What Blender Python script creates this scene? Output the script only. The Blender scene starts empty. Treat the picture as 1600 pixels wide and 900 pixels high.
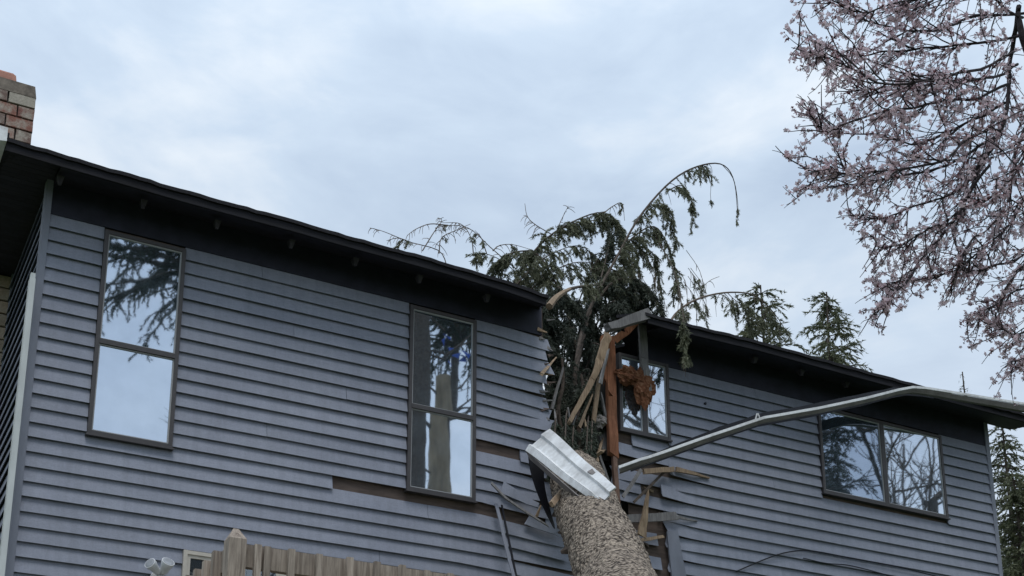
import bpy, math, random
import numpy as np
from mathutils import Vector, noise, Matrix
R = math.radians
rng = np.random.default_rng(7)
random.seed(7)
scene = bpy.context.scene
col = scene.collection

# ------------------------------------------------------------------ camera
F_PX, PY = 2110.592, 920.5276
CAM = Vector((-1.47644, -11.0802, 1.6))
YAW, PITCH, ROLL = 0.500092924, 0.274418718, -0.00121192
_cy, _sy, _cp, _sp = math.cos(YAW), math.sin(YAW), math.cos(PITCH), math.sin(PITCH)
FWD = Vector((_sy*_cp, _cy*_cp, _sp)); RGT = Vector((_cy, -_sy, 0)); UPV = RGT.cross(FWD)
_c, _s = math.cos(ROLL), math.sin(ROLL)
RGT, UPV = RGT*_c+UPV*_s, -RGT*_s+UPV*_c
cam_d = bpy.data.cameras.new('camera'); cam = bpy.data.objects.new('camera', cam_d); col.objects.link(cam)
cam.matrix_world = Matrix(((RGT.x, UPV.x, -FWD.x, CAM.x), (RGT.y, UPV.y, -FWD.y, CAM.y), (RGT.z, UPV.z, -FWD.z, CAM.z), (0, 0, 0, 1)))
cam_d.sensor_width = 36; cam_d.lens = F_PX/1600*36; cam_d.shift_y = (PY-450)/1600
cam_d.clip_end = 3000; cam_d.clip_start = .05
scene.camera = cam

def at(u, v, Y):
    """place in the world of a picture point lying at depth y = Y"""
    d = FWD + RGT*((u-800)/F_PX) - UPV*((v-PY)/F_PX)
    return CAM + d*((Y-CAM.y)/d.y)

# ------------------------------------------------------------------ sky, sun, exposure
SUN_EL, SUN_AZ = R(66), R(200)      # azimuth clockwise from +y
world = bpy.data.worlds.new('World'); scene.world = world; world.use_nodes = True
wn, wl = world.node_tree.nodes, world.node_tree.links
wn.clear()
wo = wn.new('ShaderNodeOutputWorld'); bg = wn.new('ShaderNodeBackground'); bg.inputs['Strength'].default_value = 0.1
sky = wn.new('ShaderNodeTexSky'); sky.sky_type = 'NISHITA'; sky.sun_disc = False
sky.sun_elevation = SUN_EL; sky.sun_rotation = SUN_AZ
tc = wn.new('ShaderNodeTexCoord')
def wnoise(scale, detail, rough, dist, loc=(0, 0, 0), sc=(1, 1, 2.2)):
    m = wn.new('ShaderNodeMapping'); m.inputs['Scale'].default_value = sc; m.inputs['Location'].default_value = loc
    wl.new(tc.outputs['Generated'], m.inputs['Vector'])
    n = wn.new('ShaderNodeTexNoise'); n.inputs['Scale'].default_value = scale; n.inputs['Detail'].default_value = detail
    n.inputs['Roughness'].default_value = rough; n.inputs['Distortion'].default_value = dist
    wl.new(m.outputs[0], n.inputs['Vector']); return n
n1 = wnoise(3.4, 6, .55, .5, (1.3, .2, .7))
n2 = wnoise(11, 5, .55, .4, (3, 1, 2))
def wmath(op, a, b):
    m = wn.new('ShaderNodeMath'); m.operation = op
    for i, x in enumerate((a, b)):
        if isinstance(x, (int, float)): m.inputs[i].default_value = x
        else: wl.new(x, m.inputs[i])
    return m.outputs[0]
cl = wmath('ADD', wmath('MULTIPLY', n1.outputs['Fac'], .7), wmath('MULTIPLY', n2.outputs['Fac'], .3))
sep = wn.new('ShaderNodeSeparateXYZ'); wl.new(tc.outputs['Generated'], sep.inputs[0])
ramp = wn.new('ShaderNodeValToRGB')
ramp.color_ramp.elements[0].position = .36; ramp.color_ramp.elements[0].color = (.47, .575, .72, 1)
ramp.color_ramp.elements[1].position = .66; ramp.color_ramp.elements[1].color = (.78, .845, .915, 1)
e = ramp.color_ramp.elements.new(.50); e.color = (.57, .68, .815, 1)
wl.new(cl, ramp.inputs['Fac'])
# paler toward the horizon, as a layer of high cloud is
hz = wn.new('ShaderNodeMapRange'); hz.inputs['From Min'].default_value = .48; hz.inputs['From Max'].default_value = .10
hz.inputs['To Min'].default_value = 0; hz.inputs['To Max'].default_value = .6
wl.new(sep.outputs['Z'], hz.inputs['Value'])
mxh = wn.new('ShaderNodeMix'); mxh.data_type = 'RGBA'; mxh.inputs['B'].default_value = (.84, .90, .97, 1)
wl.new(hz.outputs[0], mxh.inputs['Factor']); wl.new(ramp.outputs['Color'], mxh.inputs['A'])
mul = wn.new('ShaderNodeMix'); mul.data_type = 'RGBA'; mul.blend_type = 'MULTIPLY'; mul.inputs['Factor'].default_value = 1
mul.inputs['B'].default_value = (10.2, 10.2, 10.2, 1); wl.new(mxh.outputs['Result'], mul.inputs['A'])
# an overcast sky is brightest overhead
zen = wn.new('ShaderNodeMapRange'); zen.inputs['From Min'].default_value = .5; zen.inputs['From Max'].default_value = 1
zen.inputs['To Min'].default_value = 1; zen.inputs['To Max'].default_value = 1.5; wl.new(sep.outputs['Z'], zen.inputs['Value'])
mulz = wn.new('ShaderNodeMix'); mulz.data_type = 'RGBA'; mulz.blend_type = 'MULTIPLY'; mulz.inputs['Factor'].default_value = 1
wl.new(mul.outputs['Result'], mulz.inputs['A']); wl.new(zen.outputs[0], mulz.inputs['B'])
mx = wn.new('ShaderNodeMix'); mx.data_type = 'RGBA'; mx.inputs['Factor'].default_value = .94
wl.new(sky.outputs[0], mx.inputs['A']); wl.new(mulz.outputs['Result'], mx.inputs['B'])
wl.new(mx.outputs['Result'], bg.inputs['Color']); wl.new(bg.outputs[0], wo.inputs['Surface'])
sd = bpy.data.lights.new('sun', 'SUN'); sd.energy = 1.5; sd.angle = R(22); sd.color = (1, .97, .93)
so = bpy.data.objects.new('sun', sd); col.objects.link(so)
sv = Vector((math.sin(SUN_AZ)*math.cos(SUN_EL), math.cos(SUN_AZ)*math.cos(SUN_EL), math.sin(SUN_EL)))
so.rotation_euler = sv.to_track_quat('Z', 'Y').to_euler()
scene.view_settings.view_transform = 'Standard'; scene.view_settings.look = 'None'
scene.view_settings.exposure = 0.10; scene.view_settings.gamma = 1

# ------------------------------------------------------------------ materials
class Mat:
    def __init__(s, name, rough=.7, spec=.3, metal=0):
        s.m = bpy.data.materials.new(name); s.m.use_nodes = True
        s.n, s.l = s.m.node_tree.nodes, s.m.node_tree.links
        s.b = s.n['Principled BSDF']; s.b.inputs['Roughness'].default_value = rough
        s.b.inputs['Specular IOR Level'].default_value = spec; s.b.inputs['Metallic'].default_value = metal
        s.tc = s.n.new('ShaderNodeTexCoord')
        s.oi = s.n.new('ShaderNodeObjectInfo')
    def vec(s, scale=(1, 1, 1), rand=False):
        m = s.n.new('ShaderNodeMapping'); m.inputs['Scale'].default_value = scale
        s.l.new(s.tc.outputs['Object'], m.inputs['Vector'])
        if rand:
            v = s.n.new('ShaderNodeVectorMath'); v.operation = 'ADD'
            k = s.n.new('ShaderNodeMath'); k.operation = 'MULTIPLY'; k.inputs[1].default_value = 50
            s.l.new(s.oi.outputs['Random'], k.inputs[0]); s.l.new(m.outputs[0], v.inputs[0]); s.l.new(k.outputs[0], v.inputs[1])
            return v.outputs[0]
        return m.outputs[0]
    def noise(s, scale, detail=4, rough=.55, sc=(1, 1, 1), dist=0, rand=False):
        n = s.n.new('ShaderNodeTexNoise'); n.inputs['Scale'].default_value = scale; n.inputs['Detail'].default_value = detail
        n.inputs['Roughness'].default_value = rough; n.inputs['Distortion'].default_value = dist
        s.l.new(s.vec(sc, rand), n.inputs['Vector']); return n.outputs['Fac']
    def voro(s, scale, sc=(1, 1, 1), feature='F1'):
        n = s.n.new('ShaderNodeTexVoronoi'); n.feature = feature; n.inputs['Scale'].default_value = scale
        s.l.new(s.vec(sc), n.inputs['Vector']); return n.outputs['Distance']
    def ramp(s, fac, stops):
        r = s.n.new('ShaderNodeValToRGB'); cr = r.color_ramp
        cr.elements[0].position = stops[0][0]; cr.elements[0].color = (*stops[0][1], 1)
        cr.elements[1].position = stops[-1][0]; cr.elements[1].color = (*stops[-1][1], 1)
        for p, c in stops[1:-1]:
            e = cr.elements.new(p); e.color = (*c, 1)
        s.l.new(fac, r.inputs['Fac']); return r.outputs['Color']
    def mix(s, a, b, fac, mode='MIX'):
        m = s.n.new('ShaderNodeMix'); m.data_type = 'RGBA'; m.blend_type = mode
        for k, x in (('A', a), ('B', b)):
            if isinstance(x, tuple): m.inputs[k].default_value = (*x, 1)
            else: s.l.new(x, m.inputs[k])
        if isinstance(fac, (int, float)): m.inputs['Factor'].default_value = fac
        else: s.l.new(fac, m.inputs['Factor'])
        return m.outputs['Result']
    def color(s, c):
        if isinstance(c, tuple): s.b.inputs['Base Color'].default_value = (*c, 1)
        else: s.l.new(c, s.b.inputs['Base Color'])
        return s
    def vary(s, c, lo=.85, hi=1.12):
        mr = s.n.new('ShaderNodeMapRange'); mr.inputs['To Min'].default_value = lo; mr.inputs['To Max'].default_value = hi
        s.l.new(s.oi.outputs['Random'], mr.inputs['Value'])
        return s.mix(c, mr.outputs[0], 1., 'MULTIPLY')
    def bump(s, h, strength=.3, dist=.01):
        b = s.n.new('ShaderNodeBump'); b.inputs['Strength'].default_value = strength; b.inputs['Distance'].default_value = dist
        s.l.new(h, b.inputs['Height']); s.l.new(b.outputs[0], s.b.inputs['Normal']); return s

def simple(name, c, rough=.7, spec=.3, metal=0, var=.15, scale=8, sc=(1, 1, 1), bump=.2, vary=0):
    M = Mat(name, rough, spec, metal)
    n = M.noise(scale, 5, .6, sc, rand=vary > 0)
    a = tuple(x*(1-var) for x in c); b = tuple(min(1, x*(1+var)) for x in c)
    k = M.ramp(n, [(.3, a), (.7, b)])
    if vary: k = M.vary(k, 1-vary, 1+vary)
    M.color(k)
    if bump: M.bump(n, bump, .004)
    return M.m

# painted lap siding: blue grey, faint wood grain, a little dirt
M = Mat('siding_paint', .62, .35)
g = M.noise(30, 5, .6, (.5, 8, 8), rand=True); big = M.noise(1.1, 4, .6, (1, 1, 1)); sp = M.noise(70, 3, .6)
c = M.ramp(big, [(.25, (.200, .219, .276)), (.75, (.248, .268, .328))])
c = M.mix(c, M.ramp(g, [(.3, (.8, .8, .8)), (.7, (1.1, 1.1, 1.1))]), .5, 'MULTIPLY')
st = M.noise(5, 5, .65, (3, 3, .25)); c = M.mix(c, M.ramp(st, [(.35, (.84, .84, .83)), (.6, (1.04, 1.04, 1.04))]), .6, 'MULTIPLY')
c = M.mix(c, M.ramp(sp, [(.35, (.82, .82, .82)), (.6, (1.05, 1.05, 1.05))]), .45, 'MULTIPLY')
M.color(M.vary(c, .93, 1.06)).bump(g, .25, .003)
SIDING = M.m
TRIM = simple('trim_paint', (.19, .205, .25), .6, var=.12, scale=6, sc=(1, 1, .3), vary=.05)
DARKSHADE = simple('dark_shade', (.020, .022, .036), .7, var=.3, scale=6)  # near-black, shade under the eave and indoors put into the colour
SOFFIT = simple('soffit_shade', (.020, .020, .030), .7, var=.3, scale=5, vary=.1)  # darkened so the colour carries the unlit look under the overhang
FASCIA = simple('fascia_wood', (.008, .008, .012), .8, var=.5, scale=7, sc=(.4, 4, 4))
BROKEN_PLY = simple('bare_sheathing', (.105, .080, .070), .9, var=.45, scale=5, sc=(.6, 2, 3), bump=.5)
SHINGLE = simple('asphalt_shingle', (.016, .016, .020), .95, var=.4, scale=40, bump=.6)
BRONZE = simple('bronze_frame', (.045, .041, .043), .45, .5, var=.15, scale=20, bump=.05)
SASHM = simple('sash_bead', (.30, .31, .32), .5, .4, var=.1)
CREAM = simple('cream_vinyl', (.45, .42, .37), .5, .4, var=.12, scale=9)
WHITE = simple('white_downspout', (.50, .53, .53), .45, .4, var=.14, scale=5, sc=(1, 1, .4), bump=.1)
LAMPW = simple('white_lamp_plastic', (.62, .64, .66), .35, .5, var=.05, bump=0)
LAMPG = simple('lamp_lens', (.30, .32, .35), .15, .6, var=.2, bump=0)
DARKM = simple('black_flashing', (.006, .007, .012), .5, .3, var=.3)
CURT = simple('curtain_cloth', (.045, .055, .085), .95, .1, var=.3, scale=4, sc=(8, 8, .5))
LACE = Mat('lace_curtain', .9, .1)
LACE.color(LACE.ramp(LACE.voro(16, feature='DISTANCE_TO_EDGE'), [(.02, (.55, .55, .52)), (.10, (.04, .045, .05))])); LACE = LACE.m
BLIND = simple('blind_slat', (.40, .42, .42), .7, var=.1)
# gutter metal : white paint with grime
M = Mat('gutter_metal', .4, .5)
n = M.noise(3.2, 5, .65, (1, 1, 1)); n2_ = M.noise(26, 3, .6)
c = M.ramp(n, [(.28, (.42, .42, .42)), (.55, (.74, .76, .78))]); c = M.mix(c, M.ramp(n2_, [(.3, (.8, .79, .77)), (.6, (1, 1, 1))]), .6, 'MULTIPLY')
M.color(c).bump(n2_, .1, .002); GUTTER = M.m
UNDERG = simple('gutter_underside', (.17, .155, .15), .7, var=.35, scale=7)
# woods
def wood(name, a, b, sc=(6, 6, .7), vary=.15, scale=9, rough=.85):
    M = Mat(name, rough, .2)
    n = M.noise(scale, 6, .65, sc, .6, rand=True); n2 = M.noise(3, 4, .6, (1, 1, 1), rand=True)
    c = M.ramp(n, [(.25, a), (.7, b)]); c = M.mix(c, M.ramp(n2, [(.3, (.68, .66, .64)), (.65, (1.08, 1.05, 1.0))]), .8, 'MULTIPLY')
    M.color(M.vary(c, 1-vary, 1+vary)).bump(n, .4, .006); return M.m
REDWOOD = wood('fresh_split_lumber', (.15, .060, .034), (.36, .17, .10))
TANWOOD = wood('pale_split_wood', (.15, .105, .075), (.36, .28, .20))
GREYWOOD = wood('grey_weathered_wood', (.10, .10, .105), (.24, .24, .25))
DECKW = wood('weathered_deck_wood', (.12, .095, .08), (.46, .40, .35), scale=9, sc=(7, 7, .5), vary=.22)
M = Mat('rusty_insulation', .95, .05)
v = M.noise(14, 6, .7, dist=1.2); c = M.ramp(v, [(.3, (.05, .022, .015)), (.5, (.17, .075, .042)), (.7, (.30, .17, .11))]); M.color(c).bump(v, .9, .03)
INSUL = M.m
INSUL_W = simple('grey_insulation', (.26, .24, .23), .95, .05, var=.4, scale=20, bump=.8)
# bark of the fallen trunk : small pale scales with dark cracks
M = Mat('spruce_bark', .9, .15)
wn_ = M.n.new('ShaderNodeTexNoise'); wn_.inputs['Scale'].default_value = 11; wn_.inputs['Detail'].default_value = 3
M.l.new(M.tc.outputs['Object'], wn_.inputs['Vector'])
wv_ = M.n.new('ShaderNodeVectorMath'); wv_.operation = 'MULTIPLY_ADD'; wv_.inputs[1].default_value = (.10, .10, .10)
M.l.new(wn_.outputs['Color'], wv_.inputs[0]); M.l.new(M.tc.outputs['Object'], wv_.inputs[2])
vt_ = M.n.new('ShaderNodeTexVoronoi'); vt_.inputs['Scale'].default_value = 38; M.l.new(wv_.outputs[0], vt_.inputs['Vector'])
v = vt_.outputs['Distance']; n = M.noise(3.2, 7, .75, dist=.9); f = M.noise(75, 4, .75)
c = M.ramp(v, [(.06, (.44, .39, .335)), (.36, (.33, .29, .25)), (.60, (.16, .137, .118)), (.78, (.045, .038, .034))])
c = M.mix(c, M.ramp(n, [(.3, (.55, .52, .50)), (.65, (1.15, 1.10, 1.02))]), .8, 'MULTIPLY')
c = M.mix(c, M.ramp(f, [(.3, (.65, .63, .6)), (.65, (1.15, 1.15, 1.15))]), .8, 'MULTIPLY')
M.color(c).bump(v, .8, -.02); BARK = M.m
BRANCHM = simple('branch_bark', (.085, .070, .060), .9, .1, var=.4, scale=20, bump=.4)
TWIGTAN = simple('dry_twig', (.15, .12, .10), .9, .1, var=.3, scale=20, bump=0)
PLUMB = simple('plum_bark', (.040, .033, .036), .85, .15, var=.4, scale=25, bump=.3)
PALEB = simple('pale_bark', (.27, .215, .15), .9, .1, var=.35, scale=4, sc=(1, 1, .4), bump=.5)
def leafm(name, a, b, trans=.25, scale=3):
    M = Mat(name, .6, .25)
    n = M.noise(scale, 3, .7); n2 = M.noise(40, 2, .5)
    c = M.ramp(n, [(.3, a), (.7, b)]); c = M.mix(c, M.ramp(n2, [(.3, (.6, .6, .6)), (.7, (1.3, 1.3, 1.3))]), .8, 'MULTIPLY')
    M.color(c)
    t = M.n.new('ShaderNodeBsdfTranslucent'); M.l.new(c, t.inputs['Color'])
    ms = M.n.new('ShaderNodeMixShader'); ms.inputs[0].default_value = trans
    M.l.new(M.b.outputs[0], ms.inputs[1]); M.l.new(t.outputs[0], ms.inputs[2])
    M.l.new(ms.outputs[0], M.n['Material Output'].inputs['Surface']); return M.m
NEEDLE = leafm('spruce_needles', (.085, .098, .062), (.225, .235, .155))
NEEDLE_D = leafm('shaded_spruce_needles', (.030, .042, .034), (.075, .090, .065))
FIRGREEN = leafm('fir_needles', (.065, .080, .048), (.185, .195, .115))
PETAL = leafm('plum_petals', (.52, .38, .42), (.80, .68, .72), .4, 8)
BUD = leafm('plum_buds', (.16, .06, .075), (.28, .12, .13), .2, 8)
GRASS = simple('lawn', (.060, .085, .035), .95, .1, var=.4, scale=2)
# bricks: red with lime bloom above the roof, tan painted below
def brickm(name, cols, pale, amt):
    M = Mat(name, .9, .15)
    m = M.n.new('ShaderNodeValToRGB'); m.color_ramp.interpolation = 'CONSTANT'
    m.color_ramp.elements[0].color = (*cols[0], 1); m.color_ramp.elements[1].position = .9; m.color_ramp.elements[1].color = (*cols[-1], 1)
    for i, cc in enumerate(cols[1:-1]):
        e = m.color_ramp.elements.new((i+1)/len(cols)); e.color = (*cc, 1)
    M.l.new(M.oi.outputs['Random'], m.inputs['Fac'])
    n = M.noise(9, 6, .7, rand=True); f = M.noise(60, 4, .7)
    mr = M.ramp(n, [(.5-amt*.2, (0, 0, 0)), (.72-amt*.2, (1, 1, 1))])
    c = M.mix(m.outputs[0], pale, mr); c = M.mix(c, M.ramp(f, [(.3, (.6, .6, .6)), (.7, (1.15, 1.15, 1.15))]), .7, 'MULTIPLY')
    M.color(c).bump(f, .5, .006); return M.m
BRICK = brickm('red_brick', [(.25, .12, .095), (.20, .10, .085), (.29, .15, .11), (.17, .115, .10), (.36, .33, .28)], (.40, .36, .31), .3)
TANBRICK = brickm('tan_brick', [(.36, .28, .21), (.32, .26, .20), (.40, .31, .23), (.34, .27, .22)], (.42, .37, .30), .2)
MORTAR = simple('dark_mortar', (.075, .068, .064), .95, var=.3, scale=30)
CONC = simple('mossy_concrete', (.14, .12, .10), .95, var=.5, scale=14, bump=.6)
CLAY = simple('clay_flue', (.34, .17, .13), .85, var=.25, scale=12)
# window glass: partly mirror, partly see-through, slightly wavy
def glass(name, refl, tint, wav=.02):
    m = bpy.data.materials.new(name); m.use_nodes = True; n, l = m.node_tree.nodes, m.node_tree.links
    n.clear(); o = n.new('ShaderNodeOutputMaterial'); gl = n.new('ShaderNodeBsdfGlossy'); gl.inputs['Roughness'].default_value = .018
    gl.inputs['Color'].default_value = (*tint, 1)
    tr = n.new('ShaderNodeBsdfTransparent'); tr.inputs['Color'].default_value = (.75, .8, .8, 1)
    ms = n.new('ShaderNodeMixShader'); ms.inputs[0].default_value = refl
    t = n.new('ShaderNodeTexCoord'); ns = n.new('ShaderNodeTexNoise'); ns.inputs['Scale'].default_value = 3.5; ns.inputs['Detail'].default_value = 1
    l.new(t.outputs['Object'], ns.inputs['Vector']); b = n.new('ShaderNodeBump'); b.inputs['Strength'].default_value = wav; b.inputs['Distance'].default_value = .1
    l.new(ns.outputs['Fac'], b.inputs['Height']); l.new(b.outputs[0], gl.inputs['Normal'])
    df = n.new('ShaderNodeBsdfDiffuse'); df.inputs['Color'].default_value = (.20, .26, .32, 1)      # haze put into the glass, lifts dark reflections
    dn = n.new('ShaderNodeTexNoise'); dn.inputs['Scale'].default_value = 5; dn.inputs['Detail'].default_value = 6; l.new(t.outputs['Object'], dn.inputs['Vector'])
    dr = n.new('ShaderNodeMapRange'); dr.inputs['From Min'].default_value = .3; dr.inputs['From Max'].default_value = .7; dr.inputs['To Min'].default_value = .07; dr.inputs['To Max'].default_value = .17
    l.new(dn.outputs['Fac'], dr.inputs['Value']); m2 = n.new('ShaderNodeMixShader'); l.new(dr.outputs[0], m2.inputs[0])
    l.new(tr.outputs[0], ms.inputs[1]); l.new(gl.outputs[0], ms.inputs[2]); l.new(ms.outputs[0], m2.inputs[1]); l.new(df.outputs[0], m2.inputs[2]); l.new(m2.outputs[0], o.inputs['Surface']); return m
GLASS = glass('window_glass', .84, (.80, .88, .98), .0025)
GLASS_L = glass('lower_glass', .22, (.8, .88, .95), .003)
GLASS_S = glass('screened_glass', .55, (.70, .82, 1.0), .003)

# ------------------------------------------------------------------ mesh helpers
class MB:
    def __init__(s): s.v = []; s.f = []
    def add(s, vs, fs):
        o = len(s.v); s.v += [tuple(x) for x in vs]; s.f += [tuple(i+o for i in f) for f in fs]; return s
    def box(s, x0, x1, y0, y1, z0, z1, taper=0):
        t = taper
        return s.add([(x0, y0, z0), (x1, y0, z0), (x1, y1, z0), (x0, y1, z0), (x0+t, y0+t, z1), (x1-t, y0+t, z1), (x1-t, y1-t, z1), (x0+t, y1-t, z1)],
                     [(3, 2, 1, 0), (4, 5, 6, 7), (0, 1, 5, 4), (1, 2, 6, 5), (2, 3, 7, 6), (3, 0, 4, 7)])
    def beam(s, a, b, w, t, nrm=(0, -1, 0), w2=None, t2=None, jag=0, n=1):
        """plank from a to b: width w across, thickness t along nrm, optional splintered end at b"""
        a, b, nrm = Vector(a), Vector(b), Vector(nrm); d = (b-a).normalized(); sd = d.cross(nrm).normalized(); nn = sd.cross(d).normalized()
        w2 = w if w2 is None else w2; t2 = t if t2 is None else t2
        vs = []; K = max(1, n)
        def ring(p, w, t, off=(0, 0, 0, 0)):
            return [p-sd*w/2-nn*t/2+d*off[0], p+sd*w/2-nn*t/2+d*off[1], p+sd*w/2+nn*t/2+d*off[2], p-sd*w/2+nn*t/2+d*off[3]]
        for k in range(K+1):
            q = k/K; j = (0,)*4
            if k == K and jag: j = tuple(random.uniform(-jag, jag) for _ in range(4))
            if k == 0 and jag: j = tuple(random.uniform(-jag, jag)*.5 for _ in range(4))
            wob = nn*random.uniform(-1, 1)*t*.3 + sd*random.uniform(-1, 1)*w*.08 if 0 < k < K else Vector()
            vs += ring(a.lerp(b, q)+wob, w+(w2-w)*q, t+(t2-t)*q, j)
        fs = [(0, 1, 2, 3)] + [tuple(K*4+i for i in (3, 2, 1, 0))]
        for k in range(K):
            for i in range(4): fs.append((k*4+i, (k+1)*4+i, (k+1)*4+(i+1) % 4, k*4+(i+1) % 4))
        return s.add(vs, fs)
    def tube(s, pts, rad, n=6, cap=True):
        pts = [Vector(p) for p in pts]; N = len(pts)
        if not hasattr(rad, '__len__'): rad = [rad]*N
        up = Vector((.13, .27, .95)); vs = []
        for i, p in enumerate(pts):
            d = (pts[min(i+1, N-1)]-pts[max(i-1, 0)]);
            if d.length < 1e-9: d = Vector((0, 0, 1))
            d.normalize(); a = d.cross(up)
            if a.length < .05: a = d.cross(Vector((1, 0, 0)))
            a.normalize(); b = d.cross(a)
            vs += [p+(a*math.cos(t)+b*math.sin(t))*rad[i] for t in (2*math.pi*k/n for k in range(n))]
        fs = [(i*n+k, i*n+(k+1) % n, (i+1)*n+(k+1) % n, (i+1)*n+k) for i in range(N-1) for k in range(n)]
        if cap: fs += [tuple(range(n))[::-1], tuple((N-1)*n+k for k in range(n))]
        return s.add(vs, fs)
    def build(s, name, mat, parent=None, smooth=False, **props):
        me = bpy.data.meshes.new(name); me.from_pydata(s.v, [], s.f); me.materials.append(mat)
        if smooth: me.polygons.foreach_set('use_smooth', [True]*len(me.polygons))
        o = bpy.data.objects.new(name, me); col.objects.link(o)
        if parent is not None:
            o.parent = parent; o.matrix_parent_inverse = Matrix.Translation(-world_loc(parent))
        for k, v in props.items(): o[k] = v
        return o
def world_loc(o):
    v = Vector(o.location)
    # children of a thing are built in world coordinates and keep an identity rest position
    return v if o.parent is None else (v + (o.matrix_parent_inverse.to_translation()) + world_loc(o.parent))
def thing(name, label, cat, loc=(0, 0, 0), group=None):
    o = bpy.data.objects.new(name, None); o.location = loc; o.empty_display_size = .2; col.objects.link(o)
    return tag(o, label, cat, group)
def tag(o, label, cat, group=None):
    o['label'] = label; o['category'] = cat
    if group: o['group'] = group
    return o
def tri_mesh(name, V, mat, parent, **props):
    """V: (N,3,3) array of triangles, or (N,4,3) of quads"""
    N, k = V.shape[:2]; me = bpy.data.meshes.new(name)
    me.vertices.add(N*k); me.vertices.foreach_set('co', V.reshape(-1).astype(np.float32))
    me.loops.add(N*k); me.loops.foreach_set('vertex_index', np.arange(N*k, dtype=np.int32))
    me.polygons.add(N); me.polygons.foreach_set('loop_start', np.arange(0, N*k, k, dtype=np.int32)); me.polygons.foreach_set('loop_total', np.full(N, k, dtype=np.int32))
    me.update(); me.validate(); me.materials.append(mat)
    o = bpy.data.objects.new(name, me); col.objects.link(o)
    if parent is not None:
        o.parent = parent; o.matrix_parent_inverse = Matrix.Translation(-world_loc(parent))
    for a, b in props.items(): o[a] = b
    return o
def unit(a): return a/np.maximum(np.linalg.norm(a, axis=-1, keepdims=True), 1e-9)
def tris(P, D, L, Wd):
    """pointed leaf-sized faces at P heading D (arrays)"""
    n = len(P); D = unit(D); r = unit(np.cross(D, rng.normal(size=(n, 3))))
    L = L*rng.uniform(.6, 1.3, (n, 1)); Wd = Wd*rng.uniform(.7, 1.3, (n, 1))
    return np.stack([P-r*Wd/2, P+r*Wd/2, P+D*L], axis=1)
def curve(pts, n):
    """smooth Catmull-Rom through pts"""
    P = [Vector(p) for p in pts]; P = [P[0]*2-P[1]]+P+[P[-1]*2-P[-2]]; out = []
    segs = len(P)-3
    for k in range(n):
        t = k/(n-1)*segs; i = min(int(t), segs-1); t -= i
        a, b, c, d = P[i:i+4]
        out.append(.5*((2*b)+(c-a)*t+(2*a-5*b+4*c-d)*t*t+(3*b-a-3*c+d)*t*t*t))
    return out

# ------------------------------------------------------------------ ground
MB().add([(-600, -600, 0), (600, -600, 0), (600, 600, 0), (-600, 600, 0)], [(0, 1, 2, 3)]).build('ground', GRASS, kind='structure')

# ------------------------------------------------------------------ house
C_ = .13; Z0 = 7.931; XR = 11.41; YD = 8.0; ZS = 8.25
def zl(k): return Z0-C_*k
house = thing('house', 'two storey blue grey lap sided house split open by a fallen tree', 'house', (5.7, 0, 0))
W1 = (.468, 1.190, zl(15.15), zl(.30)); W2 = (3.42, 4.150, zl(15.1), zl(.25))
_w3 = at(966, 690, 0)
W3 = (_w3.x, 6.495, zl(6.75), zl(-.1)); W4 = (8.60, 10.555, zl(8.48), zl(.25))
_w5 = at(285, 861, 0); _w5r = at(585, 900, 0)
W5 = (_w5.x, _w5r.x, _w5.z-1.35, _w5.z)
WINS = [W1, W2, W3, W4, W5]
HOLE = [at(u, v, 0) for u, v in [(853, 455), (846, 500), (850, 560), (845, 610), (852, 650), (858, 700), (868, 745), (880, 800), (925, 830), (985, 830), (975, 780), (962, 730), (950, 705), (949, 600), (955, 574), (1012, 566), (1013, 470)]]
HOLE = [(p.x, p.z) for p in HOLE]
def inpoly(x, z, P):
    c = False; j = len(P)-1
    for i in range(len(P)):
        if (P[i][1] > z) != (P[j][1] > z) and x < (P[j][0]-P[i][0])*(z-P[i][1])/(P[j][1]-P[i][1])+P[i][0]: c = not c
        j = i
    return c
# sheathing: outer and inner faces as one wall with its openings
def sheet(y, name, mat, zbot=0, ztop=ZS):
    xs = sorted(set([round(i*XR/90, 4) for i in range(91)]+[w[0] for w in WINS]+[w[1] for w in WINS]))
    zs = sorted(set([round(zbot+i*(ztop-zbot)/110, 4) for i in range(111)]+[w[2] for w in WINS]+[w[3] for w in WINS]))
    zs = [z for z in zs if z <= ztop]
    idx = {}; vs = []; fs = []
    def V(i, k):
        if (i, k) not in idx: idx[i, k] = len(vs); vs.append((xs[i], y, zs[k]))
        return idx[i, k]
    for i in range(len(xs)-1):
        for k in range(len(zs)-1):
            x, z = (xs[i]+xs[i+1])/2, (zs[k]+zs[k+1])/2
            if any(w[0] < x < w[1] and w[2] < z < w[3] for w in WINS) or inpoly(x, z, HOLE): continue
            fs.append((V(i, k), V(i+1, k), V(i+1, k+1), V(i, k+1)))
    return MB().add(vs, fs).build(name, mat, house)
sheet(.004, 'sheathing', BROKEN_PLY); sheet(.12, 'inner_wall', simple('drywall', (.06, .06, .06), .9))
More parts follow.
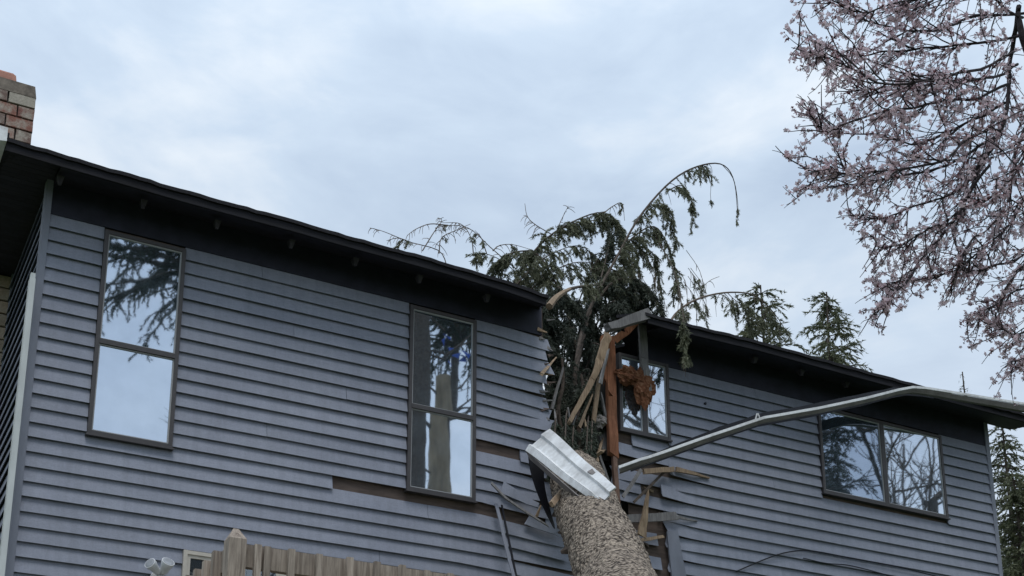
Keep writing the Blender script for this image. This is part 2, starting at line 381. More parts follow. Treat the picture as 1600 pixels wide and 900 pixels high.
# rear, right and left walls (solid)
MB().box(.01, XR-.01, YD-.12, YD, 0, ZS).build('rear_wall', SIDING, house)
MB().box(XR-.12, XR, .125, YD-.125, 0, ZS).build('side_wall', SIDING, house)
MB().box(-.027, .12, .005, YD-.125, 0, ZS).build('side_wall', DARKSHADE, house)
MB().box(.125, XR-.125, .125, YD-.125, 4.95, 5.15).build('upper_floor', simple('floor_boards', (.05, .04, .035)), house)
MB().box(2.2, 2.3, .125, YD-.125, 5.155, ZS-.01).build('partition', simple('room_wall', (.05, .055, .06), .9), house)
MB().box(4.42, 4.50, .125, 3.1, 5.155, ZS-.01).build('partition', DARKSHADE, house)  # added wall, blocks the bright interior behind the middle window
MB().box(2.305, 4.415, 3.0, 3.1, 5.155, ZS-.01).build('partition', DARKSHADE, house)  # added back wall, keeps the lit rear wall out of that window
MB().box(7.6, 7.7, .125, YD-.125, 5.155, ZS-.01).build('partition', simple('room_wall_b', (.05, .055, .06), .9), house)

# lap siding boards
def board(name, x0, x1, zb, dz=None, dy=None, rag0=0, rag1=0, n=1, h=C_, out=.034, parent=None, yo=0, axis='x', mat=None):
    """one clapboard: thick lower edge standing proud of the wall, thin upper edge tucked under the board above"""
    vs = []
    jo = random.uniform(-.0025, .0025); jz = random.uniform(-.002, .002)
    for i in range(n+1):
        t = i/n; x = x0+(x1-x0)*t; a = dz(x) if dz else 0; b = dy(x) if dy else 0
        r = [0]*5
        if i == 0 and rag0: q_ = (-random.uniform(0, rag0), -random.uniform(0, rag0)); r = [q_[0], q_[0], q_[0], q_[1], q_[1]]
        if i == n and rag1: q_ = (random.uniform(0, rag1), random.uniform(0, rag1)); r = [q_[0], q_[0], q_[0], q_[1], q_[1]]
        prof = [(-.003, zb+.050), (-out-jo+.006, zb+.004), (-out-jo, zb), (-.006, zb+h+.012), (-.001, zb+h+.012)]
        for k, (y, z) in enumerate(prof): vs.append((x+r[k], y+b+yo, z+a+jz))
    if axis == 'y': vs = [(y, x, z) for x, y, z in vs]
    fs = [(4, 3, 2, 1, 0), tuple(n*5+k for k in (0, 1, 2, 3, 4))]
    for i in range(n):
        for k in range(5):
            q = (i*5+k, i*5+(k+1) % 5, (i+1)*5+(k+1) % 5, (i+1)*5+k); fs.append(q)
    if axis == 'y': fs = [f[::-1] for f in fs]
    return MB().add(vs, [f[::-1] for f in fs]).build(name, mat or SIDING, parent or house)
CB = .06
XB = at(848, 560, 0).x        # ragged end of the left boards
XBR = at(1048, 800, 0).x      # where sound boards start again on the right
sagL = lambda k: (lambda x, a=random.uniform(.015, .075), b=random.uniform(.8, 1.6): -a*max(0, (x-4.2)/(XB-4.2))**b)
kickL = lambda k: (lambda x, a=random.uniform(.0, .035): -a*max(0, (x-4.4)/(XB-4.4))**2)
missing = {11: [(4.17, 4.66)], 16: [(at(518, 755, 0).x, 4.95)]}
def cut(segs, a, b):
    out = []
    for s, e in segs:
        if e <= a or s >= b: out.append((s, e)); continue
        if s < a: out.append((s, a))
        if e > b: out.append((b, e))
    return out
trunk_r = [(at(900, 0, 0).x, 0)]
for k in range(1, 61):
    zb = zl(k)
    if zb < .1: break
    segs = [(.001, XR-CB)]
    zm = zb+C_/2
    for w in WINS:
        if w[2]-.03 < zm < w[3]+.03: segs = cut(segs, w[0]-.002, w[1]+.002)
    # the split: left end and right end of the opening at this height
    if k <= 21:
        if k <= 14: l = XB+random.uniform(-.03, .03)
        else: l = XB+.058*(k-14)+random.uniform(-.04, .05)
        px_r = {7: 972, 8: 985, 9: 968, 10: 1047, 11: 962, 12: 1034, 13: 967, 14: 1042, 15: 1040, 16: 1043, 17: 1047, 18: 1052, 19: 1053, 20: 1056, 21: 1058}
        r = 6.50 if k <= 6 else at(px_r[k], 735+(k-9)*16, 0).x+random.uniform(-.02, .02)
        segs = cut(segs, l, r)
    for u0, u1 in {12: (962, 1000), 16: (985, 1026), 18: (1000, 1031), 20: (1010, 1034)}.get(k, ()) and [{12: (962, 1000), 16: (985, 1026), 18: (1000, 1031), 20: (1010, 1034)}[k]]:
        segs.append((at(u0, 735+(k-9)*16, 0).x, at(u1, 735+(k-9)*16, 0).x))
    for a, b in missing.get(k, []): segs = cut(segs, a, b)
    if k % 4 == 1:      # butt joints
        out_ = []
        for a, b in segs:
            if b-a > 1.6:
                j_ = a+(b-a)*random.uniform(.25, .75)
                if 4.1 < j_ < 7.4: out_.append((a, b))
                else: out_ += [(a, j_-.0015), (j_+.0015, b)]
            else: out_.append((a, b))
        segs = out_
    if k == 0: segs = [(a, b) for a, b in segs if a < 8.5 or a > 10]; 
    for a, b in segs:
        if b-a < .02: continue
        brokeR = k <= 21 and abs(b-XB) < .55; brokeL = k <= 21 and 5.0 < a < 7.2 and k > 6
        if brokeR:
            board('siding_board', a, b, zb, sagL(k), kickL(k), 0, .11, n=12)
        elif brokeL:
            s_ = random.uniform(-.03, .03); y_ = random.uniform(0, .05)
            board('siding_board', a, b, zb, lambda x, a=a, s_=s_: s_*max(0, 1-(x-a)/.8)**1.5, lambda x, a=a, y_=y_: -y_*max(0, 1-(x-a)/.5)**2, .08, 0, n=16)
        else:
            sd_ = random.random()*90
            board('siding_board', a, b, zb, (lambda x, sd_=sd_: .0035*noise.noise(Vector((x*.8, sd_, 0)))) if b-a > .5 else None, (lambda x, sd_=sd_: .004*noise.noise(Vector((x*1.1, 0, sd_)))) if b-a > .5 else None, n=max(1, int((b-a)*2.5)))
# dark band painting the eave shade over the siding, in two lengths either side of the split
MB().box(.001, XB-.02, -.020, .002, zl(0), ZS-.002).build('eave_shade_band', DARKSHADE, house)
MB().box(at(1010, 520, 0).x, XR-CB, -.020, .002, zl(0), ZS-.002).build('eave_shade_band', DARKSHADE, house)
# corner boards
MB().box(-.055, 0, -.034, -.002, .1, ZS-.004).build('corner_board', TRIM, house)
MB().box(-.057, -.030, 0.0, .07, .1, ZS-.006).build('corner_board', TRIM, house)
MB().box(XR-CB, XR+.002, -.034, -.002, .1, ZS-.004).build('corner_board', TRIM, house)
# left side wall boards
YS = 1.9
for k in range(-2, 61):
    zb = zl(k)+.02
    if zb < .1 or zb > ZS-.12: continue
    board('siding_board', .07, YS, zb, axis='y', yo=-.028, out=.034)
MB().box(-.05, -.028, YS-.05, YS-.001, .1, ZS-.01).build('corner_board', TRIM, house)

# ------------------------------------------------------------------ roof
OV = .46
def zeL(x):   # front edge of the left roof: it sags toward the split
    P = [(-.46, 8.166), (1.1, 8.122), (2.1, 8.117), (2.5, 8.106), (3.3, 8.100), (3.6, 8.096), (4.25, 8.076), (4.75, 8.035), (5, 8.02)]
    return np.interp(x, [p[0] for p in P], [p[1] for p in P])
def zeR(x): return np.interp(x, [5.5, 5.9, 6.3, 7.4, 8.8, 10.2, 11.9], [8.13, 8.142, 8.132, 8.160, 8.150, 8.150, 8.150])
PITCHR = math.tan(R(17))
def zroof(x, y, ze):
    yy = min(y+OV, 2*(YD/2+OV)-(y+OV))
    if x < YD/2: yy = min(yy, x+OV+.02)      # hipped left end
    return ze+.10+yy*PITCHR
XLE = at(856, 462, -OV).x
def roof_part(xa, xb, ze, skew, name, ragged):
    """roof deck with shingles: top and under faces, ragged along the split"""
    top, n, m = [], 60, 24
    ys = [-OV-.02]+[(-OV)+(YD+2*OV)*j/m for j in range(1, m+1)]
    vs = []; fs = []
    rag = {}
    for j, y in enumerate(ys):
        rg = random.uniform(-.12, .12) if j > 0 else 0
        for i in range(n+1):
            a = xa+(skew(y) if ragged == 'a' else 0)+(rg if ragged == 'a' else 0); b = xb+(skew(y) if ragged == 'b' else 0)+(rg if ragged == 'b' else 0)
            x = a+(b-a)*i/n
            z = zroof(x, y, float(ze(x)))
            if j == 0: z += random.uniform(-.006, .006)
            vs.append((x, y, z))
    N = len(vs); vs += [(x, y, z-.035) for x, y, z in vs]
    for j in range(m):
        for i in range(n):
            a = j*(n+1)+i; q = (a, a+1, a+n+2, a+n+1); fs.append(q); fs.append(tuple(N+t for t in q[::-1]))
    def edge(L):
        for a, b in zip(L[:-1], L[1:]): fs.append((a, N+a, N+b, b))
    edge([i for i in range(n+1)]); edge([m*(n+1)+i for i in range(n+1)][::-1]); edge([j*(n+1) for j in range(m+1)][::-1]); edge([j*(n+1)+n for j in range(m+1)])
    return MB().add(vs, fs).build(name, SHINGLE, house)
roof_part(-OV-.03, XLE, zeL, lambda y: min(max(0, y+OV), 1.2)*.45, 'roof', 'b')
XRS = at(1008, 488, -OV).x
roof_part(XRS, XR+.46, zeR, lambda y: .0+max(0, min(y, 4.5))*.62+max(0, y-4.5)*-.5, 'roof', 'a')
def strip(name, xs, ze, y0, y1, dz0, dz1, mat, n=24):
    v = []; f = []
    for i in range(n+1):
        x = xs[0]+(xs[1]-xs[0])*i/n; z = float(ze(x))
        v += [(x, y0, z+dz0), (x, y1, z+dz0), (x, y1, z+dz1), (x, y0, z+dz1)]
    for i in range(n):
        for k in range(4): f.append((i*4+k, (i+1)*4+k, (i+1)*4+(k+1) % 4, i*4+(k+1) % 4))
    f += [(0, 1, 2, 3), (n*4+3, n*4+2, n*4+1, n*4)]
    return MB().add(v, f).build(name, mat, house)
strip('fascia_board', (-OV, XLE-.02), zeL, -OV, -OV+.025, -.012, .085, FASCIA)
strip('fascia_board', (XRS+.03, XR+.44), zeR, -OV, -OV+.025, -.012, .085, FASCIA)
# drip edge along the roof, pale against the sky
# soffit: narrow beaded boards running with the eave
def soffit(x0, x1e, ze, name='soffit_board', sk=0):
    nb = 6; w = (OV-.03)/nb
    for i in range(nb):
        y0 = -OV+.028+w*i; x1 = x1e+(y0+OV)*sk+(random.uniform(-.03, .03) if sk else 0)
        t0 = (y0+OV)/OV; v = []; f = []; n = 16
        for j in range(n+1):
            x = x0+(x1-x0)*j/n
            z = lambda y: float(ze(x))+(ZS-float(ze(x)))*min(1, max(0, (y+OV)/OV))
            za, zb = z(y0), z(y0+w-.006)
            v += [(x, y0, za), (x, y0+w-.008, zb-.004), (x, y0+w-.008, zb+.014), (x, y0, za+.014)]
        for j in range(n):
            for k in range(4): f.append((j*4+k, (j+1)*4+k, (j+1)*4+(k+1) % 4, j*4+(k+1) % 4))
        f += [(0, 1, 2, 3), (n*4+3, n*4+2, n*4+1, n*4)]
        MB().add(v, f).build(name, SOFFIT, house)
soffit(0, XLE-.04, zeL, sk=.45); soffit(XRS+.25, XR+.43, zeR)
# left return soffit: beads run across the side eave
nb = 34
for i in range(nb):
    y0 = -OV+.03+i*.074
    MB().add([(-OV+.02, y0, ZS-.003), (-.002, y0, ZS-.003), (-.002, y0+.060, ZS-.010), (-OV+.02, y0+.060, ZS-.010),
              (-OV+.02, y0, ZS+.012), (-.002, y0, ZS+.012), (-.002, y0+.060, ZS+.012), (-OV+.02, y0+.060, ZS+.012)],
             [(3, 2, 1, 0), (4, 5, 6, 7), (0, 1, 5, 4), (1, 2, 6, 5), (2, 3, 7, 6), (3, 0, 4, 7)]).build('soffit_board', SOFFIT, house)
MB().box(-OV-.0, -OV+.02, -OV+.03, YD+OV, ZS-.01, ZS+.09).build('fascia_board', FASCIA, house)
# attic fill above soffit so that no sky shows through between boards
MB().box(.02, XLE-.04, -.02, .10, ZS+.002, ZS+.06).build('wall_plate', DARKSHADE, house)
MB().box(XRS+.6, XR-.02, -.02, .10, ZS+.002, ZS+.13).build('wall_plate', DARKSHADE, house)
# upstairs ceiling, missing where the tree came through
MB().box(.125, XLE-.2, .125, YD-.13, ZS-.005, ZS+.03).build('ceiling', DARKSHADE, house)
MB().box(7.3, XR-.125, .125, YD-.13, ZS-.005, ZS+.03).build('ceiling', DARKSHADE, house)
# gutter along the left side eave
g = MB()
prof = [(-OV-.003, .09), (-OV-.003, -.035), (-OV-.06, -.045), (-OV-.10, -.005), (-OV-.125, .05), (-OV-.13, .095), (-OV-.118, .095), (-OV-.105, .04), (-OV-.06, -.03), (-OV-.012, -.02), (-OV-.012, .09)]
ysg = [-OV-.04, YD+OV]; n = len(prof)
v = [(x, y, ZS+z) for y in ysg for x, z in prof]
g.add(v, [(k, (k+1) % n, n+(k+1) % n, n+k) for k in range(n)]+[tuple(range(n)), tuple(range(n, 2*n))[::-1]])
g.add([(x, -OV-.042, ZS+z) for x, z in prof[:6]], [tuple(range(6))])
g.build('gutter', GUTTER, house)
BRK = simple('bracket_wood', (.040, .038, .046), .8, var=.3)
# hangers left on the fascia
for (u, v_) in [(95, 270), (225, 300), (340, 330), (455, 365), (555, 390), (655, 415), (760, 440)]:
    x = at(u, v_, -.25).x; z = float(zeL(x)); b = MB()
    b.add([(x-.03, -.30, z-.002), (x+.03, -.30, z-.002), (x+.025, -.20, z+.01), (x-.025, -.20, z+.01), (x-.012, -.27, z-.075), (x+.012, -.27, z-.075), (x+.01, -.23, z-.06), (x-.01, -.23, z-.06)],
          [(0, 1, 5, 4), (1, 2, 6, 5), (2, 3, 7, 6), (3, 0, 4, 7), (4, 5, 6, 7), (3, 2, 1, 0)])
    b.build('eave_bracket', BRK, house)
for (u, v_) in [(1177, 547), (1250, 566), (1320, 587)]:
    x = at(u, v_, -.25).x; z = float(zeR(x))
    MB().add([(x-.04, -.30, z-.002), (x+.03, -.30, z-.002), (x+.025, -.20, z+.01), (x-.025, -.20, z+.01), (x-.012, -.27, z-.06), (x+.012, -.27, z-.06), (x+.01, -.23, z-.05), (x-.01, -.23, z-.05)],
             [(0, 1, 5, 4), (1, 2, 6, 5), (2, 3, 7, 6), (3, 0, 4, 7), (4, 5, 6, 7), (3, 2, 1, 0)]).build('eave_bracket', BRK, house)

# ------------------------------------------------------------------ downspout on the side wall
p0 = at(42, 436, 0)
# it stands against the side wall just behind the corner
def at_x(u, v, X):
    d = FWD + RGT*((u-800)/F_PX) - UPV*((v-PY)/F_PX); return CAM+d*((X-CAM.x)/d.x)
dt = at_x(46, 436, -.13)
m = MB(); yc = dt.y; zt = dt.z
m.box(-.130, -.085, yc-.034, yc+.034, .2, zt)
for s_ in (-.016, .016): m.box(-.134, -.1305, yc+s_-.004, yc+s_+.004, .2, zt-.01)
m.box(-.126, -.089, yc-.030, yc+.030, zt+.001, zt+.05)
m.build('downspout', WHITE, house)

# ------------------------------------------------------------------ chimney
ch = MB().box(-1.30, -.03, YS+.03, YS+.72, 0, 10.32).build('chimney', MORTAR, house)
bh, bl, mj = .138, .275, .014
zt_ch = at(57, 132, YS).z
rows = int((zt_ch-.17-4.6)/bh)
meshes = {}
def brick(x0, x1, y0, y1, z0, z1, mat):
    key = (round(x1-x0, 3), round(y1-y0, 3), mat.name, random.randrange(3))
    if key not in meshes:
        j = lambda: random.uniform(-.003, .003); dx, dy, dz = (x1-x0)/2, (y1-y0)/2, (z1-z0)/2; b = MB()
        vs = []
        for sy in (-1, 1):
            for (sx, sz, q) in ((-1, -1, 0), (1, -1, 0), (1, 1, 0), (-1, 1, 0)):
                vs.append((sx*dx+j(), sy*dy+j(), sz*dz+j()))
        # small chamfer on the outer face
        vs2 = [(x*.97, y-.006, z*.94) for x, y, z in vs[:4]]
        b.add(vs+vs2, [(8, 9, 10, 11), (0, 1, 9, 8), (1, 2, 10, 9), (2, 3, 11, 10), (3, 0, 8, 11), (1, 5, 6, 2), (5, 4, 7, 6), (4, 0, 3, 7), (3, 2, 6, 7), (0, 4, 5, 1)])
        me = bpy.data.meshes.new('brick'); me.from_pydata(b.v, [], b.f); me.materials.append(mat); meshes[key] = me
    o = bpy.data.objects.new('brick', meshes[key]); col.objects.link(o); o.parent = ch
    o.location = Vector(((x0+x1)/2, (y0+y1)/2+random.uniform(-.004, .004), (z0+z1)/2)) - house.location
    o.matrix_parent_inverse = Matrix.Identity(4)
    o.matrix_parent_inverse = Matrix.Translation(-(world_loc(ch)-house.location)) @ Matrix.Identity(4)
    return o
nbr = 0
for r in range(rows):
    z1 = zt_ch-.17-r*bh; z0 = z1-bh+mj; top = z1 > 8.7
    if 8.25 < (z0+z1)/2 < 8.75: continue
    xr = 0.0
    off = (bl*.62 if r % 2 else .0)
    x = xr; first = True
    while x > -1.3:
        w = bl-mj if not (first and off) else off-mj
        first = False
        brick(max(-1.32, x-w), x, YS, YS+.10, z0, z1, BRICK if top else TANBRICK); x -= w+mj; nbr += 1
# flank of the stack above the roof
for r in range(12):
    z1 = zt_ch-.17-r*bh; z0 = z1-bh+mj
    for a in (YS+.115, YS+.115+.29): brick(-.10, .0, a, a+.275, z0, z1, BRICK)
MB().box(-1.31, .003, YS-.004, YS+.74, zt_ch-.168, zt_ch-.02, .02).build('chimney_crown', CONC, ch)
_f = at(24, 105, YS+.1)
m = MB(); fx1 = at(29, 118, YS+.1).x
m.box(-.62, fx1, YS+.12, YS+.52, zt_ch-.02, zt_ch+.13, .02)
m.box(-.60, fx1-.03, YS+.14, YS+.50, zt_ch+.131, zt_ch+.155, .015)
m.build('flue_tile', CLAY, ch)

# ------------------------------------------------------------------ windows
def window(w, kind):
    x0, x1, z0, z1 = w; fw = .034; m = MB(); yo, yi = -.052, .05
    m.box(x0, x0+fw, yo, yi, z0, z1); m.box(x1-fw, x1, yo, yi, z0, z1)
    m.box(x0+fw, x1-fw, yo+.002, yi, z1-fw, z1-.001); m.box(x0+fw, x1-fw, yo+.002, yi, z0+.001, z0+fw)
    stacked = kind == 'stack'
    if stacked:
        zm = z0+(z1-z0)*.447
        m.box(x0+fw, x1-fw, yo-.004, yi, zm-.022, zm+.022); rects = [(x0+fw, x1-fw, zm+.022, z1-fw), (x0+fw, x1-fw, z0+fw, zm-.022)]
    else:
        xm = x0+(x1-x0)*.5
        m.box(xm-.03, xm+.03, yo+.004, yi, z0+fw, z1-fw); rects = [(x0+fw, xm-.03, z0+fw, z1-fw), (xm+.03, x1-fw, z0+fw, z1-fw)]
    fr = m.build('window', BRONZE if kind != 'lower' else CREAM, house)
    MB().box(x0-.012, x1+.012, yo-.014, -.004, z0-.018, z0-.002).build('sill', BRONZE if kind != 'lower' else CREAM, fr)
    for i, (a, b, c, d) in enumerate(rects):
        s = .012; q = MB(); ys, ye = yo+.012, yo+.03
        if kind == 'lower': s = .03
        q.box(a, a+s, ys, ye, c, d); q.box(b-s, b, ys, ye, c, d); q.box(a+s, b-s, ys+.001, ye, d-s, d); q.box(a+s, b-s, ys+.001, ye, c, c+s)
        q.build('sash', CREAM if kind == 'lower' else SASHM, fr)
        y = yo+.022
        tilt = random.uniform(-.0015, .0015)
        MB().add([(a+s, y+tilt, c+s), (b-s, y, c+s), (b-s, y, d-s), (a+s, y+tilt, d-s)], [(0, 1, 2, 3)]).build('pane', GLASS_L if kind == 'lower' else GLASS_S if kind == 'slider' and i == 0 else GLASS, fr)
    return fr
f1 = window(W1, 'stack'); f2 = window(W2, 'stack'); f3 = window(W3, 'small'); f4 = window(W4, 'slider'); f5 = window(W5, 'lower')
# curtains: folded cloth behind the panes
def curtain(x0, x1, z0, z1, y, mat, par, nf=10, amp=.02):
    v = []; f = []; n = nf*6
    for i in range(n+1):
        x = x0+(x1-x0)*i/n; yy = y+amp*math.sin(i/6*2*math.pi+.6*math.sin(i*.7))
        v += [(x, yy, z0), (x, yy*1.0, z1)]
    for i in range(n): f.append((2*i, 2*i+2, 2*i+3, 2*i+1))
    return MB().add(v, f).build('curtain', mat, par, smooth=True)
curtain(W2[0]+.03, W2[0]+.22, W2[2], W2[3], .09, CURT, f2, 5)
curtain(W5[0]+.04, W5[1]-.04, W5[2], W5[3]-.14, .08, LACE, f5, 14)
for i in range(9):
    z = W4[3]-.05-i*.032; MB().box((W4[0]+W4[1])/2+.05, W4[1]-.05, .055, .075, z, z+.02).build('blind_slat', BLIND, f4)

# ------------------------------------------------------------------ deck in front, weathered wood
YR = -5.45
pt = at(369, 826, YR)
deck = thing('deck', 'weathered wooden deck with picket railing and pointed corner post below the windows', 'deck', (pt.x, YR, 0))
pw = .080; px = pt.x; ztop = pt.z; zfloor = ztop-1.12
m = MB(); m.box(px-pw/2, px+pw/2, YR-pw/2, YR+pw/2, 0, ztop-.055)
m.add([(px-pw/2, YR-pw/2, ztop-.055), (px+pw/2, YR-pw/2, ztop-.055), (px+pw/2, YR+pw/2, ztop-.055), (px-pw/2, YR+pw/2, ztop-.055), (px-.012, YR, ztop), (px+.012, YR, ztop)],
      [(0, 1, 5, 4), (2, 3, 4, 5), (1, 2, 5), (3, 0, 4)])
m.build('post', DECKW, deck)
rz = at(395, 853, YR).z
xe = px+4.3
MB().box(px+pw/2+.001, xe, YR-.012, YR+.026, rz-.105, rz-.001).build('rail', DECKW, deck)
MB().box(px+pw/2+.001, xe, YR-.012, YR+.026, zfloor+.08, zfloor+.17).build('rail', DECKW, deck)
us = [398, 413, 452, 493, 541, 584, 623, 662]
xs_ = [at(u, 880, YR).x for u in us]
while xs_[-1] < xe-.2: xs_.append(xs_[-1]+.122)
for i, x in enumerate(xs_):
    w = .031 if i != 1 else .030; j = random.uniform(-.004, .006)
    MB().beam((x, YR-.033, zfloor+.02), (x+random.uniform(-.004, .004), YR-.033, rz+j-.002), w, .022, (0, -1, 0)).build('picket', DECKW, deck)
# return rail toward the house
MB().box(px-.018, px+.018, YR+pw/2+.002, -.08, rz-.105, rz-.001).build('rail', DECKW, deck)
y = YR+.16
while y < -.3:
    MB().beam((px-.036, y, zfloor+.02), (px-.036, y, rz-.004+random.uniform(-.005, .005)), .034, .038, (-1, 0, 0)).build('picket', DECKW, deck); y += .15
nb_ = 36
for i in range(nb_):
    y0 = YR-.1+i*(5.35/nb_); MB().box(px-.1, xe+.1, y0, y0+.142, zfloor-.03, zfloor).build('deck_board', DECKW, deck)
for x in (px+2.1, xe):
    MB().box(x-.045, x+.045, YR+.028, YR+.118, 0, rz-.01).build('post', DECKW, deck)

# ------------------------------------------------------------------ flood lamp on the wall
lp = at(246, 898, -.05)
lamp = thing('flood_lamp', 'white twin head security flood lamp on the siding beside the lower window', 'lamp', tuple(lp))
m = MB(); cx, cz = lp.x, lp.z
m.tube([(cx, -.028, cz-.02), (cx, -.07, cz-.02)], [.055, .05], 16); m.tube([(cx, -.07, cz-.02), (cx, -.10, cz-.01)], [.02, .02], 8); m.build('mount', LAMPW, lamp)
def head(a, b, r):
    a, b = Vector(a), Vector(b); d = (b-a).normalized(); q = MB()
    q.tube([a, a+d*.02, a.lerp(b, .45), a.lerp(b, .8), b], [r*.35, r*.6, r*.72, r*.97, r], 18, True)
    o = q.build('lamp_head', LAMPW, lamp, smooth=False)
    MB().tube([b-d*.004, b+d*.003, b+d*.008], [r*.86, r*.86, r*.5], 18).build('lens', LAMPG, o)
p1 = at(236, 882, -.14); p2 = at(262, 880, -.17)
head((cx, -.10, cz+.0), p1+Vector((-.02, -.04, 0)), .05); head((cx+.03, -.09, cz+.0), p2+Vector((.0, -.02, .01)), .056)
MB().box(cx+.0, cx+.035, -.12, -.07, cz-.09, cz-.035).build('motion_sensor', LAMPW, lamp)

# ------------------------------------------------------------------ fallen tree
tw = at(897, 722, .10); tb = at(957, 890, -3.7)
tdir = (tw-tb).normalized()
def trunk_Y(v):
    # depth of the trunk axis where it crosses picture height v
    best = min(np.linspace(-8, 3, 800), key=lambda s: abs(PY-F_PX*((tw+tdir*s-CAM).dot(UPV))/((tw+tdir*s-CAM).dot(FWD))-v))
    return (tw+tdir*best).y
fallen = thing('fallen_tree', 'tall spruce with flaky brown bark fallen across the roof and through the wall', 'tree', tuple(tb))
Lb = (tb.z-.2)/tdir.z; base = tb-tdir*Lb
rad_at = lambda s: .268+.006*max(0, -s-5) if s < -1.2 else max(.07, .268-.10*(s+1.2))   # s = metres beyond the wall
segn, ring = 560, 150
m = MB(); vs = []; fs = []
total = (tw-base).length; ext = 9.0; S = np.linspace(-total, ext, segn)
# finer rings in the stretch in view
S = np.concatenate([np.linspace(-total, -5.0, 30)[:-1], np.linspace(-5.0, .8, 430)[:-1], np.linspace(.8, ext, 40)])
side = tdir.cross(Vector((0, 0, 1))).normalized(); upd = side.cross(tdir).normalized()
for s in S:
    r0 = max(.05, rad_at(s)); c = tw+tdir*s+upd*(-.012*s*s*(.3 if s < 0 else .0))+side*(.03*math.sin(s*.9))
    for k in range(ring):
        a = 2*math.pi*k/ring; q = Vector((math.cos(a)*r0, math.sin(a)*r0, s))
        big = noise.noise(q*1.3)*.07+noise.noise(q*4)*.018
        wq = q+noise.noise_vector(q*9)*.045
        d = noise.voronoi(Vector((wq.x*30, wq.y*30, wq.z*15)))[0]
        flake = -min(.6, d[0])*.015+.005; fur = -max(0, .22-abs(noise.noise(Vector((wq.x*9, wq.y*9, wq.z*2.2)))))*.04
        r = r0*(1+big)+flake+fur+noise.noise(q*26)*.009+noise.noise(q*60)*.004
        vs.append(c+(side*math.cos(a)+upd*math.sin(a))*r)
n_ = len(S)
for i in range(n_-1):
    for k in range(ring): fs.append((i*ring+k, (i+1)*ring+k, (i+1)*ring+(k+1) % ring, i*ring+(k+1) % ring))
for (sk, ak, rk) in ((-5.2, 3.9, .03), (-4.6, 4.8, .022), (-3.9, 3.5, .026), (-3.1, 4.4, .02), (-2.4, 3.8, .024), (-4.2, 5.4, .02)):      # snapped limb stubs
    pc = tw+tdir*sk+(side*math.cos(ak)+upd*math.sin(ak))*.24; dd = (side*math.cos(ak)+upd*math.sin(ak))+tdir*.3
    mm_ = MB().tube([pc, pc+dd*.05, pc+dd*.08], [rk*1.5, rk, rk*.6], 9); mm_.build('stub', BRANCHM, fallen)
fs += [tuple(range(ring)), tuple((n_-1)*ring+k for k in range(ring))[::-1]]
tr = m.add(vs, fs).build('trunk', BARK, fallen, smooth=True)
# roots end: a torn flare resting on the ground
m = MB()
for k in range(9):
    a = 2*math.pi*k/9; d = (side*math.cos(a)+upd*math.sin(a)); m.tube(curve([base+d*.2, base+d*.7-tdir*.2, base+d*1.1-tdir*.1+Vector((0, 0, -.05))], 6), [.16, .13, .1, .07, .05, .02], 7)
m.build('root', BRANCHM, fallen)

def twig_pts(p, d, L, droop, n=5, wob=.12):
    p, d = Vector(p), Vector(d).normalized(); out = [p.copy()]
    for i in range(n):
        d = (d+Vector((random.gauss(0, wob), random.gauss(0, wob), random.gauss(0, wob)-droop))).normalized(); p = p+d*(L/n); out.append(p.copy())
    return out
def needles(paths, per_m, L, Wd, flare=.9):
    """needle clusters along hanging branchlets"""
    P, D = [], []
    for pts in paths:
        A = np.array([tuple(p) for p in pts]); seg = np.diff(A, axis=0); ln = np.linalg.norm(seg, axis=1)
        n = max(3, int(ln.sum()*per_m)); cs = np.concatenate([[0], np.cumsum(ln)]); t = rng.uniform(.08, 1, n)*cs[-1]
        i = np.clip(np.searchsorted(cs, t)-1, 0, len(seg)-1); f = (t-cs[i])/np.maximum(ln[i], 1e-6)
        P.append(A[i]+seg[i]*f[:, None]+rng.normal(0, .008, (n, 3))); D.append(unit(seg[i])+rng.normal(0, flare*.45, (n, 3)))
    return tris(np.concatenate(P), np.concatenate(D), L, Wd)
def spruce_branch(pts, r0, r1, foliage, hang=.35, dens=9, n=26, start=.15, mat=BRANCHM, leaf=NEEDLE, per_m=300, nl=.042, nw=.012, par=None, spread=.25, end=1.0, tip=True):
    """limb with drooping branchlets; foliage 0..1 share of branchlets that still carry needles"""
    c = curve(pts, n); b = MB(); b.tube(c, list(np.linspace(r0, r1, n)), 6)
    o = b.build('branch', mat, par or fallen); L = sum((c[i+1]-c[i]).length for i in range(n-1))
    paths = []; bare = MB(); cnt = int(L*dens)
    for k in range(cnt):
        t = start+(end-start)*random.random(); i = min(int(t*(n-1)), n-2); p = c[i].lerp(c[i+1], random.random()); d = (c[i+1]-c[i]).normalized()
        sd = Vector((random.gauss(0, 1), random.gauss(0, 1), random.gauss(0, .3)))*spread
        l = hang*random.uniform(.4, 1.3)*(1-.4*t)
        tp = twig_pts(p, d*.5+sd+Vector((0, 0, -.25)), l, .35, 5)
        bare.tube(tp, [.005, .0045, .004, .0035, .003, .002], 3, False)
        if random.random() < foliage:
            paths.append(tp)
            for _ in range(2):
                j = random.randrange(1, 4); tp2 = twig_pts(tp[j], Vector((random.gauss(0, .6), random.gauss(0, .6), -.4)), l*.45, .3, 3); paths.append(tp2)
    if tip and foliage > .5: paths.append(c[-6:])
    bare.build('branchlet', TWIGTAN if foliage < .3 else mat, o, kind='stuff')
    if paths: tri_mesh('foliage', needles(paths, per_m, nl, nw), leaf, o, kind='stuff')
    return o
def pp(L, Y):   # pixel polyline with depths
    return [at(u, v, (Y if not hasattr(Y, '__len__') else Y[0]+(Y[1]-Y[0])*i/(len(L)-1))) for i, (u, v) in enumerate(L)]
